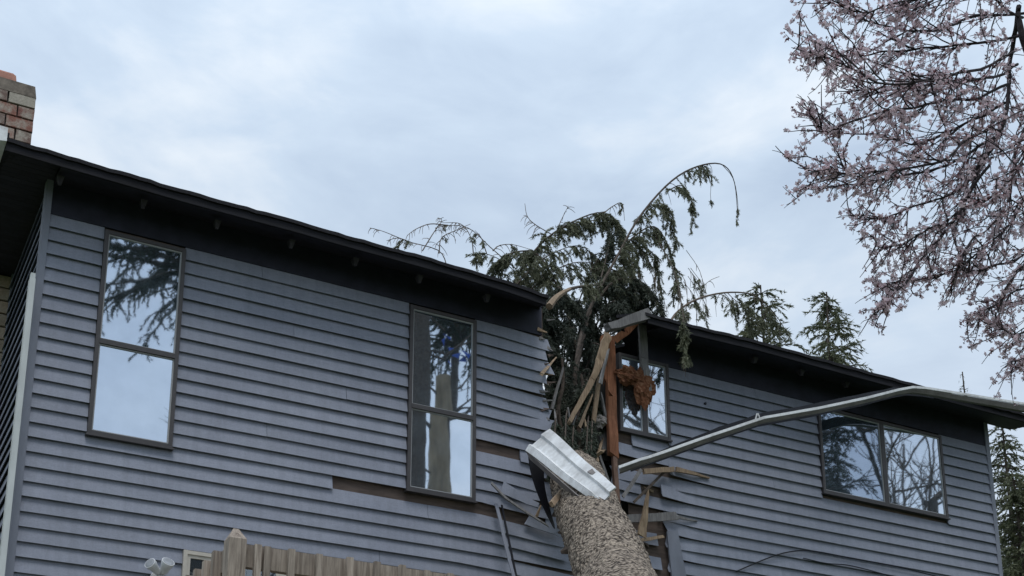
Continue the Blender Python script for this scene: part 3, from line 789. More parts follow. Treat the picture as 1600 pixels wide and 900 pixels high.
# tall arched leader and its companions
spruce_branch(pp([(893, 690), (900, 570), (912, 510), (932, 460), (962, 405), (1000, 338), (1048, 284), (1090, 260), (1128, 257), (1147, 283), (1153, 340)], (.8, 2.4)), .026, .004, .6, .36, 8, 44, .35, end=.74, spread=.14, per_m=230, tip=False)
spruce_branch(pp([(1128, 257), (1146, 280), (1153, 320), (1151, 352)], 2.4), .005, .003, .8, .10, 12, 10, .65, spread=.07, tip=False)
spruce_branch(pp([(1092, 260), (1112, 266), (1110, 300), (1112, 326)], 2.4), .004, .003, .5, .10, 8, 8, .5, spread=.06, tip=False)
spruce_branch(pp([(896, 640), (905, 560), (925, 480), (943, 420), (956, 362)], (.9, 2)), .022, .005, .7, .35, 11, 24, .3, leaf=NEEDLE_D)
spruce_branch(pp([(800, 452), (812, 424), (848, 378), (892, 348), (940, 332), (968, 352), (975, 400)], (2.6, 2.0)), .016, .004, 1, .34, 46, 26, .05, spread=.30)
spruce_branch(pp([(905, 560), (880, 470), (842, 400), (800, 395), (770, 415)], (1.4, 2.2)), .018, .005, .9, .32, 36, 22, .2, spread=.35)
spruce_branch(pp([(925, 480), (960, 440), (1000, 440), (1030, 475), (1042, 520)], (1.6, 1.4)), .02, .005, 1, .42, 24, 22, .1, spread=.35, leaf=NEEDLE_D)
spruce_branch(pp([(955, 410), (990, 370), (1025, 355), (1050, 400), (1058, 450)], (2, 1.8)), .012, .004, .9, .34, 18, 22, .1, spread=.22)
spruce_branch(pp([(1040, 300), (1066, 290), (1082, 320), (1080, 360)], (2.4, 2.3)), .008, .003, .9, .25, 16, 14, .1, spread=.15)
# pale snapped limb by the left roof edge
spruce_branch(pp([(858, 479), (868, 466), (880, 457), (890, 452)], (.2, .6)), .040, .022, .0, .1, 3, 8, mat=TANWOOD)
spruce_branch(pp([(889, 452), (905, 448), (925, 446), (940, 440)], (.6, 1.2)), .020, .008, .8, .25, 12, 8, mat=BRANCHM)
for (u, v_) in ((872, 448), (900, 470), (930, 455), (960, 470), (985, 448), (1000, 470), (890, 500), (925, 500)):
    q = at(u, v_, random.uniform(1.0, 2.0)); p = tw+tdir*random.uniform(2, 4)
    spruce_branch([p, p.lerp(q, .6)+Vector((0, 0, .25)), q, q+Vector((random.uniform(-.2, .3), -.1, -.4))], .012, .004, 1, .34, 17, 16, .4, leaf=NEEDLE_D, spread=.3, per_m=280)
for L, yy in (([(806, 446), (838, 412), (872, 392), (905, 384), (930, 400)], 2.2), ([(830, 452), (862, 425), (900, 410), (935, 415), (950, 440)], 1.9), ([(905, 470), (925, 420), (950, 392), (985, 395), (1000, 430)], 1.9), ([(880, 356), (915, 345), (945, 350), (955, 380)], 2.4),
          ([(975, 400), (1000, 385), (1022, 400), (1030, 440)], 2.1), ([(1010, 330), (1034, 318), (1050, 345), (1056, 385)], 2.3)):
    spruce_branch(pp(L, yy), .009, .003, .95, .30, 26, 18, .05, spread=.26, per_m=240)
# bare wisps above the left roof
for L in ([(660, 392), (676, 366), (690, 345), (684, 340)], [(740, 400), (736, 372), (720, 350), (690, 348)], [(760, 395), (752, 372), (742, 360)], [(640, 378), (622, 372), (604, 376)], [(806, 420), (768, 388), (735, 358), (705, 352), (680, 356)], [(700, 420), (686, 392), (640, 378), (600, 362), (578, 356)], [(686, 396), (690, 372), (712, 360), (735, 350)],
          [(700, 352), (672, 350), (650, 358), (636, 368)], [(770, 392), (780, 384), (800, 382), (830, 390)], [(872, 372), (838, 352), (824, 338), (820, 318)], [(942, 334), (958, 322), (972, 318), (976, 345)], [(868, 366), (876, 346), (888, 322)]):
    spruce_branch(pp(L, 2.4), .0075, .0028, .05, .17, 18, 16, .1, mat=TWIGTAN, spread=.35)
spruce_branch(pp([(800, 420), (780, 405), (755, 396), (728, 400)], 2.4), .007, .003, .85, .30, 18, 12, .1, spread=.12)
# arc over the right roof, with its dangling sprays
spruce_branch(pp([(1040, 520), (1056, 490), (1088, 468), (1136, 457), (1180, 462), (1210, 490), (1230, 520)], (1.2, 2.4)), .018, .004, .35, .40, 8, 26, .15, mat=TWIGTAN, spread=.2)
spruce_branch(pp([(1136, 457), (1150, 470), (1170, 480), (1200, 510)], 2.4), .006, .003, 1, .45, 20, 12, .2, spread=.2)
spruce_branch(pp([(1093, 468), (1097, 450), (1110, 438), (1124, 432)], 2.2), .005, .003, 0, .2, 4, 8, .3, mat=TWIGTAN)
spruce_branch(pp([(1030, 380), (1052, 420), (1062, 460), (1068, 500), (1071, 545), (1069, 566)], (1.6, -.62)), .007, .003, .5, .30, 13, 18, .1, spread=.15)
spruce_branch(pp([(1066, 500), (1070, 530), (1071, 562)], -.62), .005, .003, 1, .16, 34, 10, .0, spread=.10)
for k in range(12):
    u = random.uniform(985, 1100); v_ = random.uniform(395, 470)
    spruce_branch(pp([(u-20, v_-30), (u, v_), (u+random.uniform(0, 20), v_+random.uniform(30, 60))], 1.8), .004, .002, .35, .22, 10, 8, .1, mat=TWIGTAN, spread=.2)
# dense shaded boughs filling the split
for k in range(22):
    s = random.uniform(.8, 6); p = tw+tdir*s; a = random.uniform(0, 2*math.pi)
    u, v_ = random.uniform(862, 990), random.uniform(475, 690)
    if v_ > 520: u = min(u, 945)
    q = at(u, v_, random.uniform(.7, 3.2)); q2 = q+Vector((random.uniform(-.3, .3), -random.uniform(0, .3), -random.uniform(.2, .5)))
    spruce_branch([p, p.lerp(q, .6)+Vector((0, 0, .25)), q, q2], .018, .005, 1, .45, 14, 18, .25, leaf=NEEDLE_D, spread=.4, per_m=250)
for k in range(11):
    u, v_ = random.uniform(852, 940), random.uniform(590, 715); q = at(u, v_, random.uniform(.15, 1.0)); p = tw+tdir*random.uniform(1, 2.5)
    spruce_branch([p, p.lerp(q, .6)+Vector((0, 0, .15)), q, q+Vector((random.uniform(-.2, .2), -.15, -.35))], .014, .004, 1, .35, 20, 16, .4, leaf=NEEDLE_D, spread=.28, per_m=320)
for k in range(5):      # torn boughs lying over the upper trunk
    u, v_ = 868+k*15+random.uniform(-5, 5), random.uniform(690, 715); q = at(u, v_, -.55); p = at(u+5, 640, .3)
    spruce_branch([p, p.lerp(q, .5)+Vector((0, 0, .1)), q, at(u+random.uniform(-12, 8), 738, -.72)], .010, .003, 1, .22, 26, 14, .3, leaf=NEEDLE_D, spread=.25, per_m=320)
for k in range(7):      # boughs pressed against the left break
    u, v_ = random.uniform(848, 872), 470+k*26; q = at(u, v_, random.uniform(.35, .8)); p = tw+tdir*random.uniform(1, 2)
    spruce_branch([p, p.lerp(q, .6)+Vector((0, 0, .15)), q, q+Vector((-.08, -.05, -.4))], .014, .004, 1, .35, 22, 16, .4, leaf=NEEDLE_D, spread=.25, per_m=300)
for k in range(5):
    u, v_ = random.uniform(855, 1010), random.uniform(410, 480)
    q = at(u, v_, random.uniform(1.2, 2.6)); p = tw+tdir*random.uniform(3, 5)
    spruce_branch([p, p.lerp(q, .6)+Vector((0, 0, .3)), q, q+Vector((random.uniform(-.3, .3), -.1, -.45))], .012, .004, 1, .4, 11, 16, .35, leaf=NEEDLE, spread=.3, per_m=260)
# black broken stems standing in the split
for (L, r) in (([(908, 700), (903, 650), (911, 610), (908, 585)], .03), ([(925, 720), (921, 670), (926, 640), (922, 615)], .022), ([(880, 690), (872, 640), (880, 600), (878, 560)], .028)):
    c = curve(pp(L, .25), 10); MB().tube(c, list(np.linspace(r, r*.5, 10)), 7).build('branch', BRANCHM, fallen)

# ------------------------------------------------------------------ debris
def debris(name, label, cat, pts_px, Y, w, t, mat, nrm=(0, -1, 0), w2=None, jag=.03, group=None, n=3):
    pts = pp(pts_px, Y); m = MB()
    for a, b in zip(pts[:-1], pts[1:]): m.beam(a, b, w, t, nrm, w2 if b is pts[-1] else w, None, jag, n)
    return tag(m.build(name, mat), label, cat, group)
debris('wall_stud', 'reddish fresh lumber stud standing upright left of the small window', 'lumber', [(952, 528), (955, 620), (958, 712)], (-.03, -.05), .105, .05, REDWOOD, w2=.11, n=3, jag=.07)
debris('roof_board', 'tan split board leaning from the right roof down into the gap', 'lumber', [(950, 522), (940, 556), (926, 592)], (-.10, -.12), .085, .04, TANWOOD, w2=.05, n=5, jag=.07)
debris('roof_board', 'second darker splintered board crossing the tan split one', 'lumber', [(941, 526), (946, 600)], (-.05, -.02), .05, .03, REDWOOD, w2=.03, n=6, jag=.07)
debris('lath', 'narrow tan lath hanging below the split board in the gap', 'lumber', [(926, 592), (890, 660)], (-.12, -.2), .06, .03, TANWOOD, w2=.035, n=5)
debris('batten', 'thin yellowish batten beside the upright reddish stud', 'lumber', [(937, 590), (926, 668)], (-.05, -.08), .04, .03, TANWOOD, n=5)
debris('rafter_piece', 'red brown broken rafter end under the torn right roof edge', 'lumber', [(959, 533), (978, 519), (997, 502)], (-.15, -.3), .075, .05, REDWOOD, w2=.04, n=2, jag=.05)
debris('roof_plank', 'grey plank snapped off flat under the right roof corner', 'lumber', [(948, 512), (1012, 492)], (-.45, -.40), .07, .10, GREYWOOD, w2=.12, n=4)
debris('hanging_strip', 'grey strip hanging from the roof corner over the small window', 'debris', [(1003, 508), (1006, 560), (1014, 612)], (-.12, -.14), .095, .03, GREYWOOD, w2=.06, n=5)
debris('stub', 'short dark wooden stub behind the reddish stud', 'lumber', [(938, 640), (944, 706)], (.1, .05), .10, .06, GREYWOOD, n=4)
debris('jamb_piece', 'brown jamb strip standing behind the trunk under the stud', 'lumber', [(960, 715), (965, 790)], (-.05, -.1), .05, .04, wood('brown_wood', (.10, .06, .05), (.22, .15, .12)), n=4)
debris('stick', 'short pale stick poking out above the white gutter scrap', 'wood scrap', [(915, 726), (942, 704)], (-.2, -.45), .05, .035, TANWOOD, w2=.03, n=3)
debris('stick', 'thin brown stick leaning between the gutter scrap and the jamb strip', 'wood scrap', [(935, 708), (955, 765)], (-.35, -.3), .025, .02, GREYWOOD, n=3)
debris('bark_slab', 'brown torn wood slab lying across the trunk under the gutter scrap', 'wood scrap', [(862, 788), (880, 765), (903, 750)], (trunk_Y(788)-.33, trunk_Y(750)-.33), .045, .03, TANWOOD, w2=.05, n=3)
debris('plank', 'upright tan splintered plank right of the trunk', 'wood scrap', [(1003, 838), (1013, 768)], (-.16, -.20), .105, .025, TANWOOD, w2=.02, n=5)
debris('splinter', 'long pale splintered board edge below the loose gutter', 'wood scrap', [(1005, 737), (1055, 733), (1108, 747)], (-.12, -.04), .055, .025, TANWOOD, w2=.015, n=5)
debris('siding_scrap', 'pale grey siding strip torn loose level right of the trunk', 'siding scrap', [(974, 812), (1056, 806)], (-.12, -.09), .085, .02, GREYWOOD, w2=.09, n=6)
debris('siding_scrap', 'small forked grey splinter at the end of the loose siding strip', 'siding scrap', [(1052, 806), (1088, 814)], (-.08, -.03), .045, .015, GREYWOOD, w2=.01, n=3)
debris('stick', 'pale stick pointing at the trunk below the upright tan plank', 'wood scrap', [(992, 846), (1038, 838)], (-.2, -.06), .04, .02, TANWOOD, w2=.03, n=4)
debris('stick', 'grey stick slanting up to the end of the loose gutter', 'wood scrap', [(973, 777), (1000, 736)], (-.2, -.12), .035, .02, GREYWOOD, n=3)
debris('stick', 'dark stick slanting right of the grey one under the loose gutter', 'wood scrap', [(990, 785), (1040, 735)], (-.12, -.05), .025, .02, BRANCHM, n=3)
debris('siding_scrap', 'blue grey board hanging almost upright at the right side of the split', 'siding scrap', [(1050, 830), (1062, 910)], (-.06, -.05), .14, .02, TRIM, w2=.19, jag=.02, n=2)
debris('corner_bead', 'long thin metal strip slanting down left of the trunk', 'metal strip', [(775, 787), (803, 902)], (-.06, -.35), .035, .01, TRIM, jag=0, n=4)
debris('corner_bead', 'second thinner metal strip beside the long slanting one', 'metal strip', [(784, 789), (807, 902)], (-.07, -.33), .018, .012, DARKM, jag=0, n=4)
debris('stick', 'thin bare stick sloping over the missing siding toward the trunk', 'wood scrap', [(768, 755), (790, 778), (822, 800), (857, 822)], (-.10, -.25), .022, .018, GREYWOOD, w2=.012, n=2)
debris('siding_scrap', 'torn triangular piece of siding right of the tall middle window', 'siding scrap', [(786, 762), (842, 790)], (-.05, -.13), .13, .012, SIDING, w2=.05, jag=.05, n=4)
debris('siding_scrap', 'dark bent siding end caught behind the trunk on the left', 'siding scrap', [(822, 812), (872, 832)], (-.06, -.10), .10, .012, SIDING, w2=.07, jag=.06, n=4)
debris('splinter', 'tiny tan splinter standing between siding and flashing', 'wood scrap', [(838, 808), (845, 790)], (-.15, -.18), .03, .015, TANWOOD, w2=.01, n=2)
# many small broken board ends around the split
ORD = ['first', 'second', 'third', 'fourth', 'fifth', 'sixth', 'seventh', 'eighth', 'ninth', 'tenth', 'eleventh', 'twelfth', 'thirteenth', 'fourteenth']
rank = {i: i-14 for i in range(14, 22)}
for i in range(22):
    side_l = i < 14
    u, v_ = ((random.uniform(840, 856), 500+i*14) if side_l else (random.uniform(972, 1040), 765+(i-14)*17+random.uniform(0, 8)))
    a = at(u, v_, -.02); b = a+Vector((random.uniform(.03, .12)*(1 if side_l else -1), -random.uniform(.0, .06), random.uniform(-.05, .03)))
    o = MB().beam(a, b, random.uniform(.02, .045), .012, (0, -1, 0), .008, None, .02, 2).build('splinter', random.choice([TANWOOD, GREYWOOD, BROKEN_PLY]))
    tag(o, f'small splinter on the left break, {ORD[i]} from the top' if side_l else f'small splinter on bare sheathing right of the trunk, {ORD[rank[i]]} from the top', 'wood scrap', 'splinters along the left break' if side_l else 'splinters right of the trunk')
# loose sticks bristling in the split
ST = [((862, 640), (880, 575)), ((872, 690), (866, 640)), ((884, 700), (900, 650)), ((896, 690), (888, 640)), ((905, 668), (925, 618)), ((912, 735), (930, 690)), ((920, 700), (914, 655)), ((930, 730), (944, 676)), ((938, 600), (950, 548)), ((948, 660), (938, 612)), ((868, 712), (852, 668)), ((846, 585), (868, 560))]
for i, (a_, b_) in enumerate(sorted(ST)):
    a = at(*a_, random.uniform(-.25, .05)); b = at(*b_, random.uniform(-.2, .15))
    tag(MB().beam(a, b, random.uniform(.02, .05), random.uniform(.012, .03), (random.uniform(-.4, .4), -1, 0), .012, None, .03, 4).build('stick', random.choice([TANWOOD, GREYWOOD, GREYWOOD])),
        f'broken stick in the split above the trunk, {ORD[i]} from the left', 'wood scrap', 'broken sticks in the split')
# insulation
def lump(name, label, mat, u0, v0, u1, v1, Y, seed, sq=.5):
    a, b = at(u0, v0, Y), at(u1, v1, Y); c = (a+b)/2; rx, rz_ = abs(b.x-a.x)/2, abs(b.z-a.z)/2; vs = []; fs = []; n, mm = 28, 18
    for j in range(mm+1):
        th = math.pi*j/mm
        for i in range(n):
            ph = 2*math.pi*i/n; d = Vector((math.sin(th)*math.cos(ph), math.sin(th)*math.sin(ph), math.cos(th)))
            r = 1+.5*noise.noise(d*1.7+Vector((seed, 0, 0)))+.2*noise.noise(d*4+Vector((0, seed, 0)))+.22*noise.noise(d*9)+.12*noise.noise(d*23)
            vs.append(c+Vector((d.x*rx*r, d.y*rx*r*sq, d.z*rz_*r)))
    for j in range(mm):
        for i in range(n): fs.append((j*n+i, (j+1)*n+i, (j+1)*n+(i+1) % n, j*n+(i+1) % n))
    return tag(MB().add(vs, fs).build(name, mat), label, 'insulation')
lump('insulation', 'orange brown clump of insulation hanging over the small window', INSUL, 960, 570, 1004, 606, -.10, 3, .35)
lump('insulation', 'lower orange brown flap of insulation at the end of the grey strip', INSUL, 992, 575, 1022, 634, -.12, 8, .3)
lump('insulation', 'pale grey tuft of insulation low beside the reddish stud', INSUL_W, 927, 647, 946, 670, -.02, 5, .8)

# white gutter scrap lying over the trunk
def sweep(name, pts, prof_fn, mat, close=True, parent=None, smooth=False, nsm=None, up=(0, 0, 1)):
    c = curve(pts, nsm) if nsm else [Vector(p) for p in pts]; vs = []; n = None
    for i, p in enumerate(c):
        d = (c[min(i+1, len(c)-1)]-c[max(i-1, 0)]).normalized(); t = i/(len(c)-1); u_ = Vector(up(t)) if callable(up) else Vector(up)
        sx = d.cross(u_).normalized(); uz = sx.cross(d).normalized(); pr = prof_fn(t); n = len(pr)
        vs += [p+sx*a+uz*b for a, b in pr]
    fs = [(i*n+k, (i+1)*n+k, (i+1)*n+(k+1) % n, i*n+(k+1) % n) for i in range(len(c)-1) for k in range(n)]
    fs += [tuple(range(n))[::-1], tuple((len(c)-1)*n+k for k in range(n))]
    return MB().add(vs, fs).build(name, mat, parent)
a, b = at(842, 691, -1.35), at(951, 781, trunk_Y(781)-1.05)
d = (b-a).normalized(); n0 = Vector((-.42, -.80, -.12)); n0 = (n0-d*n0.dot(d)).normalized(); wd = d.cross(n0).normalized()
if wd.z < 0: wd = -wd
gp = thing('gutter_scrap', 'bent white gutter length lying across the trunk', 'gutter', tuple((a+b)/2))
w = .150
prof = [(-.5, .0), (-.30, .035), (-.22, .012), (.12, .03), (.17, .055), (.5, .06), (.5, .048), (.18, .042), (.13, .018), (-.21, 0), (-.30, .02), (-.49, -.012)]
K = 7; vs = []
for i in range(K+1):
    p = a.lerp(b, i/K)+n0*.012*math.sin(i*1.3)
    for s_, h_ in prof: vs.append(p+wd*s_*(.285-.095*i/K)+n0*h_)
n = len(prof); fs = [(i*n+k, (i+1)*n+k, (i+1)*n+(k+1) % n, i*n+(k+1) % n) for i in range(K) for k in range(n)]
fs += [tuple(range(n))[::-1], tuple(K*n+k for k in range(n))]
MB().add(vs, fs).build('face', GUTTER, gp)
# its returned flange and open end
m = MB(); e0 = -wd*.5*.285; e1 = e0-n0*.10
m.add([a+e0, b+e0, b+e1*.98, a+e1, a+e0+wd*.008, b+e0+wd*.008, b+e1+wd*.008, a+e1+wd*.008], [(0, 1, 2, 3), (7, 6, 5, 4), (0, 4, 5, 1), (3, 2, 6, 7), (1, 5, 6, 2), (0, 3, 7, 4)])
m.build('flange', UNDERG, gp)
cc = a.lerp(b, .73)+wd*.07+n0*.05
MB().beam(cc-d*.05, cc+d*.05, .05, .03, n0, .03, None, .01, 2).build('hanger', UNDERG, gp)
# black flashing curled under it
fl = curve(pp([(834, 700), (826, 706), (827, 728), (834, 756), (848, 792), (863, 822)], (-1.12, -.85)), 26)
vs = []
for i, p in enumerate(fl):
    t = i/25; wv = .24*(1-t)**.8+.06; vs += [p, p+Vector((wv, .16*(1-t*.6), .03*(1-t)))]
fsx = [(2*i, 2*i+1, 2*i+3, 2*i+2) for i in range(25)]
o = MB().add(vs, fsx).build('flashing', DARKM); mod = o.modifiers.new('thick', 'SOLIDIFY'); mod.thickness = .006
tag(o, 'black metal flashing curled down under the white gutter scrap', 'flashing')

# long gutter torn from the right eave
GP = [(966, 736, -.42), (1010, 720, -.55), (1109, 684.5, -.66), (1187, 658, -.70), (1271, 643, -.68), (1345, 627, -.62), (1396, 614, -.57), (1418, 610, -.55), (1440, 611.5, -.54), (1525, 625, -.53), (1600, 637, -.52), (1660, 647, -.52)]
gpts = [at(*g_) for g_ in GP]
gt = thing('loose_gutter', 'long pale gutter torn from the right eave and sagging across the siding', 'gutter', tuple(gpts[0]))
dens = []
for i in range(len(gpts)-1):
    for k in range(4): dens.append(gpts[i].lerp(gpts[i+1], k/4))
dens.append(gpts[-1])
def gprof(kind):
    def f(t):
        # sx points to the outside (camera side, -y), z up
        k = min(1, t/.55)   # rolled open at the torn end
        s = 1.0
        if kind == 'lip': return [(.078, -.006), (.088, -.004), (.088, .024), (.074, .026)]
        if kind == 'body':
            f_ = max(0, (t-.55)/.45)
            g_ = .50+.45*f_
            return [(.0, (-.07-.01*f_)*g_), (.055, (-.075-.012*f_)*g_), (.072, -.035*g_), (.078, -.008), (.068, -.006), (.060, -.030*g_), (.048, -.060*g_), (.01, -.056*g_)]
    return f
def gs(name, kind, mat): return sweep(name, dens, gprof(kind), mat, parent=gt)
gs('lip', 'lip', GUTTER); gs('trough', 'body', UNDERG if False else simple('gutter_paint_grimy', (.17, .155, .15), .6, var=.3, scale=5))
# black fascia strip that came away with it, above and behind the lip
k0 = 0; vs = []; strippts = dens[2:34]
for i, p in enumerate(strippts):
    t = i/(len(strippts)-1); h = (.030+.065*math.sin(min(1, t*1.2)*math.pi*.95)**.7)*(1+.25*noise.noise(Vector((i*.5, 0, 0))))
    vs += [p+Vector((0, .03, -.05)), p+Vector((-.01, .035, h))]
o = MB().add(vs, [(2*i, 2*i+2, 2*i+3, 2*i+1) for i in range(len(strippts)-1)]).build('fascia_strip', DARKM, gt); o.modifiers.new('thick', 'SOLIDIFY').thickness = .012
hp = at(1184, 656, -.74)
MB().beam(hp+Vector((-.03, 0, 0)), hp+Vector((-.005, 0, .07)), .014, .008).beam(hp+Vector((.04, 0, .0)), hp+Vector((.005, 0, .075)), .014, .008).build('hanger', GUTTER, gt)

# cable on the siding at lower right, small hole plug
cab = MB().tube(curve(pp([(1150, 893), (1200, 872), (1235, 862), (1270, 861), (1330, 872), (1400, 885), (1480, 905)], -.045), 40), .007, 6).build('cable', DARKM)
tag(cab, 'thin dark cable looping over the lower right siding', 'cable')
cab = MB().tube(curve(pp([(1255, 872), (1290, 880), (1330, 884), (1390, 900), (1430, 915)], -.045), 30), .006, 6).build('cable', DARKM)
tag(cab, 'second shorter dark cable just below the looping one', 'cable')
hp = at(1101, 631, -.02); tag(MB().tube([hp, hp+Vector((0, -.02, 0))], .014, 10).build('pipe_stub', DARKM), 'small round dark stub in the siding right of the small window', 'pipe')

# ------------------------------------------------------------------ conifers
def conifer(name, label, base, H, rad, seed, crown0=.1, nb=160, mat=FIRGREEN, per_m=26, nl=.16, nw=.035, group=None, hang=.5, trunk_r=.2, droop=.15, bark=BRANCHM, lens=1.0):
    random.seed(seed); t = thing(name, label, 'tree', tuple(base), group); base = Vector(base)
    lean = Vector((random.uniform(-.02, .02)*H, 0, 0))
    MB().tube([base, base+Vector((0, 0, H*.5)), base+lean+Vector((0, 0, H))], [trunk_r, trunk_r*.6, .02], 10).build('trunk', bark, t)
    lim = MB(); paths = []
    for k in range(nb):
        h = crown0+(1-crown0)*(k/nb)**.9; h = min(.995, h+random.uniform(-.01, .01)); az = random.uniform(0, 2*math.pi)
        L = rad*(1-((h-crown0)/(1-crown0)))**.75*random.choice((.4, .7, .9, 1.0, 1.25))*random.uniform(.85, 1.1)+.10
        p = base+lean*h+Vector((0, 0, H*h)); d = Vector((math.cos(az), math.sin(az), .35-.5*(1-h)))
        tp = twig_pts(p, d, L, droop*.5, 7, .08); lim.tube(tp, list(np.linspace(.02+.012*L, .006, 8)), 4, False); paths.append(tp[2:])
        for j in range(int(L*5.0*lens)+2):
            i = random.randrange(1, 7); q = tp[i].lerp(tp[min(7, i+1)], random.random()); sdv = Vector((random.gauss(0, .7), random.gauss(0, .7), -.25))+(tp[i]-tp[i-1]).normalized()*.8
            paths.append(twig_pts(q, sdv, hang*random.uniform(.4, 1.1), .18, 3))
    lim.build('limb', bark, t, kind='stuff')
    tri_mesh('crown', needles(paths, per_m, nl, nw), mat, t, kind='stuff'); return t
def top_at(u, v, Y): p = at(u, v, Y); return (p.x, p.y, 0), p.z
b_, h_ = top_at(1190, 446, 15); conifer('fir_tree', 'left dark fir tree with pointed top rising behind the right roof', b_, h_, 2.4, 11, .45, 210, per_m=55, hang=.6, nl=.13)
b_, h_ = top_at(1277, 452, 17); conifer('fir_tree', 'taller narrow fir tree standing right behind the right roof', b_, h_, 2.6, 23, .45, 230, per_m=55, hang=.6, nl=.13)
b_, h_ = top_at(1308, 532, 16); conifer('fir_tree', 'small fir top with spreading boughs lowest behind the right roof', b_, h_, 2.6, 31, .45, 130, per_m=55, hang=.5, nl=.13)
b_, h_ = top_at(1507, 582, 19); conifer('young_tree', 'thin sparse sapling tip showing over the eave of the right roof', b_, h_, 1.3, 41, .35, 90, per_m=9, hang=.35, nl=.12, nw=.02)
b_, h_ = top_at(1562, 655, 13); conifer('cedar_tree', 'airy green tree at the house corner behind the right wall', b_, h_, 1.9, 53, .12, 380, per_m=34, hang=.55, nl=.11, nw=.04, lens=.8)
b_, h_ = top_at(1592, 742, 10); conifer('cedar_tree', 'lower bushy green tree beside the right house corner', b_, h_, 1.9, 67, .10, 420, per_m=44, hang=.5, nl=.11, nw=.045)
b_, h_ = top_at(1650, 700, 12); conifer('cedar_tree', 'green tree cut off by the right picture edge below the eave', b_, h_, 1.9, 71, .10, 360, per_m=44, hang=.5, nl=.11, nw=.045)

# ------------------------------------------------------------------ plum tree in blossom
random.seed(5)
PY_ = -7.0
pb = at(1760, 600, PY_)
plum = thing('plum_tree', 'plum tree with pink blossom and arching dark twigs at the right', 'tree', (pb.x, PY_, 0))
fork = at(1735, 420, PY_)
m = MB().tube(curve([(pb.x+.1, PY_, 0), (pb.x+.05, PY_+.05, 1.2), (fork.x, PY_, fork.z-.3), fork], 14), list(np.linspace(.12, .07, 14)), 12); m.build('trunk', PLUMB, plum)
crotch = at(1640, 150, PY_-.1); crotch2 = at(1590, 20, PY_-.15)
main = [([fork, at(1690, 280, PY_-.05), crotch, at(1602, 70, PY_-.15), crotch2], .045, .012)]
LIMBS = [
 [(1592, 10), (1580, 90), (1562, 200), (1520, 300), (1450, 395), (1392, 468), (1350, 490)],
 [(1598, 30), (1520, -10), (1420, 5), (1340, 12), (1262, -8)],
 [(1600, 55), (1480, 72), (1380, 82), (1300, 78), (1224, 45)],
 [(1588, 80), (1480, 120), (1380, 118), (1295, 98), (1240, 75)],
 [(1578, 130), (1490, 165), (1400, 170), (1330, 190), (1290, 198), (1268, 160)],
 [(1572, 160), (1480, 205), (1400, 225), (1330, 212), (1280, 205)],
 [(1566, 180), (1500, 230), (1400, 262), (1320, 272), (1256, 258)],
 [(1560, 210), (1480, 255), (1400, 285), (1310, 303), (1248, 298)],
 [(1552, 235), (1500, 290), (1430, 322), (1370, 338), (1326, 338)],
 [(1545, 260), (1500, 330), (1440, 372), (1380, 390), (1347, 358)],
 [(1620, 120), (1595, 240), (1560, 340), (1500, 400), (1465, 480)],
 [(1640, 170), (1610, 300), (1560, 370), (1480, 420), (1400, 440), (1352, 440)],
 [(1660, 300), (1620, 380), (1570, 420), (1520, 425), (1480, 420)],
 [(1690, 380), (1640, 430), (1580, 455), (1535, 480), (1497, 498)],
 [(1700, 420), (1650, 480), (1600, 520), (1565, 515), (1530, 500)],
 [(1700, 430), (1665, 495), (1632, 540), (1602, 562), (1574, 574)],
 [(1600, 20), (1500, 40), (1420, 50), (1350, 30), (1300, 15)],
 [(1610, -20), (1560, -50), (1480, -60), (1400, -50)],
 [(1590, 100), (1540, 130), (1460, 140), (1380, 145), (1330, 130)],
 [(1640, 60), (1630, 160), (1600, 260), (1560, 300), (1520, 330)],
 [(1650, 100), (1640, 220), (1620, 330), (1600, 400), (1560, 470)],
]
limb_objs = []
for j, (P, r0, r1) in enumerate(main):
    MB().tube(curve(P, 16), list(np.linspace(r0, r1, 16)), 9).build('limb', PLUMB, plum)
BLO, BUDS = [], []; LOWER = (0, 7, 8, 9, 12, 13, 19)
def blossoms(pts, dens_, spread_=.02):
    L = sum((pts[i+1]-pts[i]).length for i in range(len(pts)-1)); n = np.random.default_rng(random.randrange(1 << 30)).poisson(L*dens_)
    while n > 0:      # flowers sit in little clusters on spurs
        i = random.randrange(max(0, len(pts)//3), len(pts)-1); q = pts[i].lerp(pts[i+1], random.random()); c_ = random.randint(1, 5)
        for _ in range(c_):
            (BLO if random.random() < .8 else BUDS).append(q+Vector((random.gauss(0, .008), random.gauss(0, .008), random.gauss(0, .008))))
        n -= c_
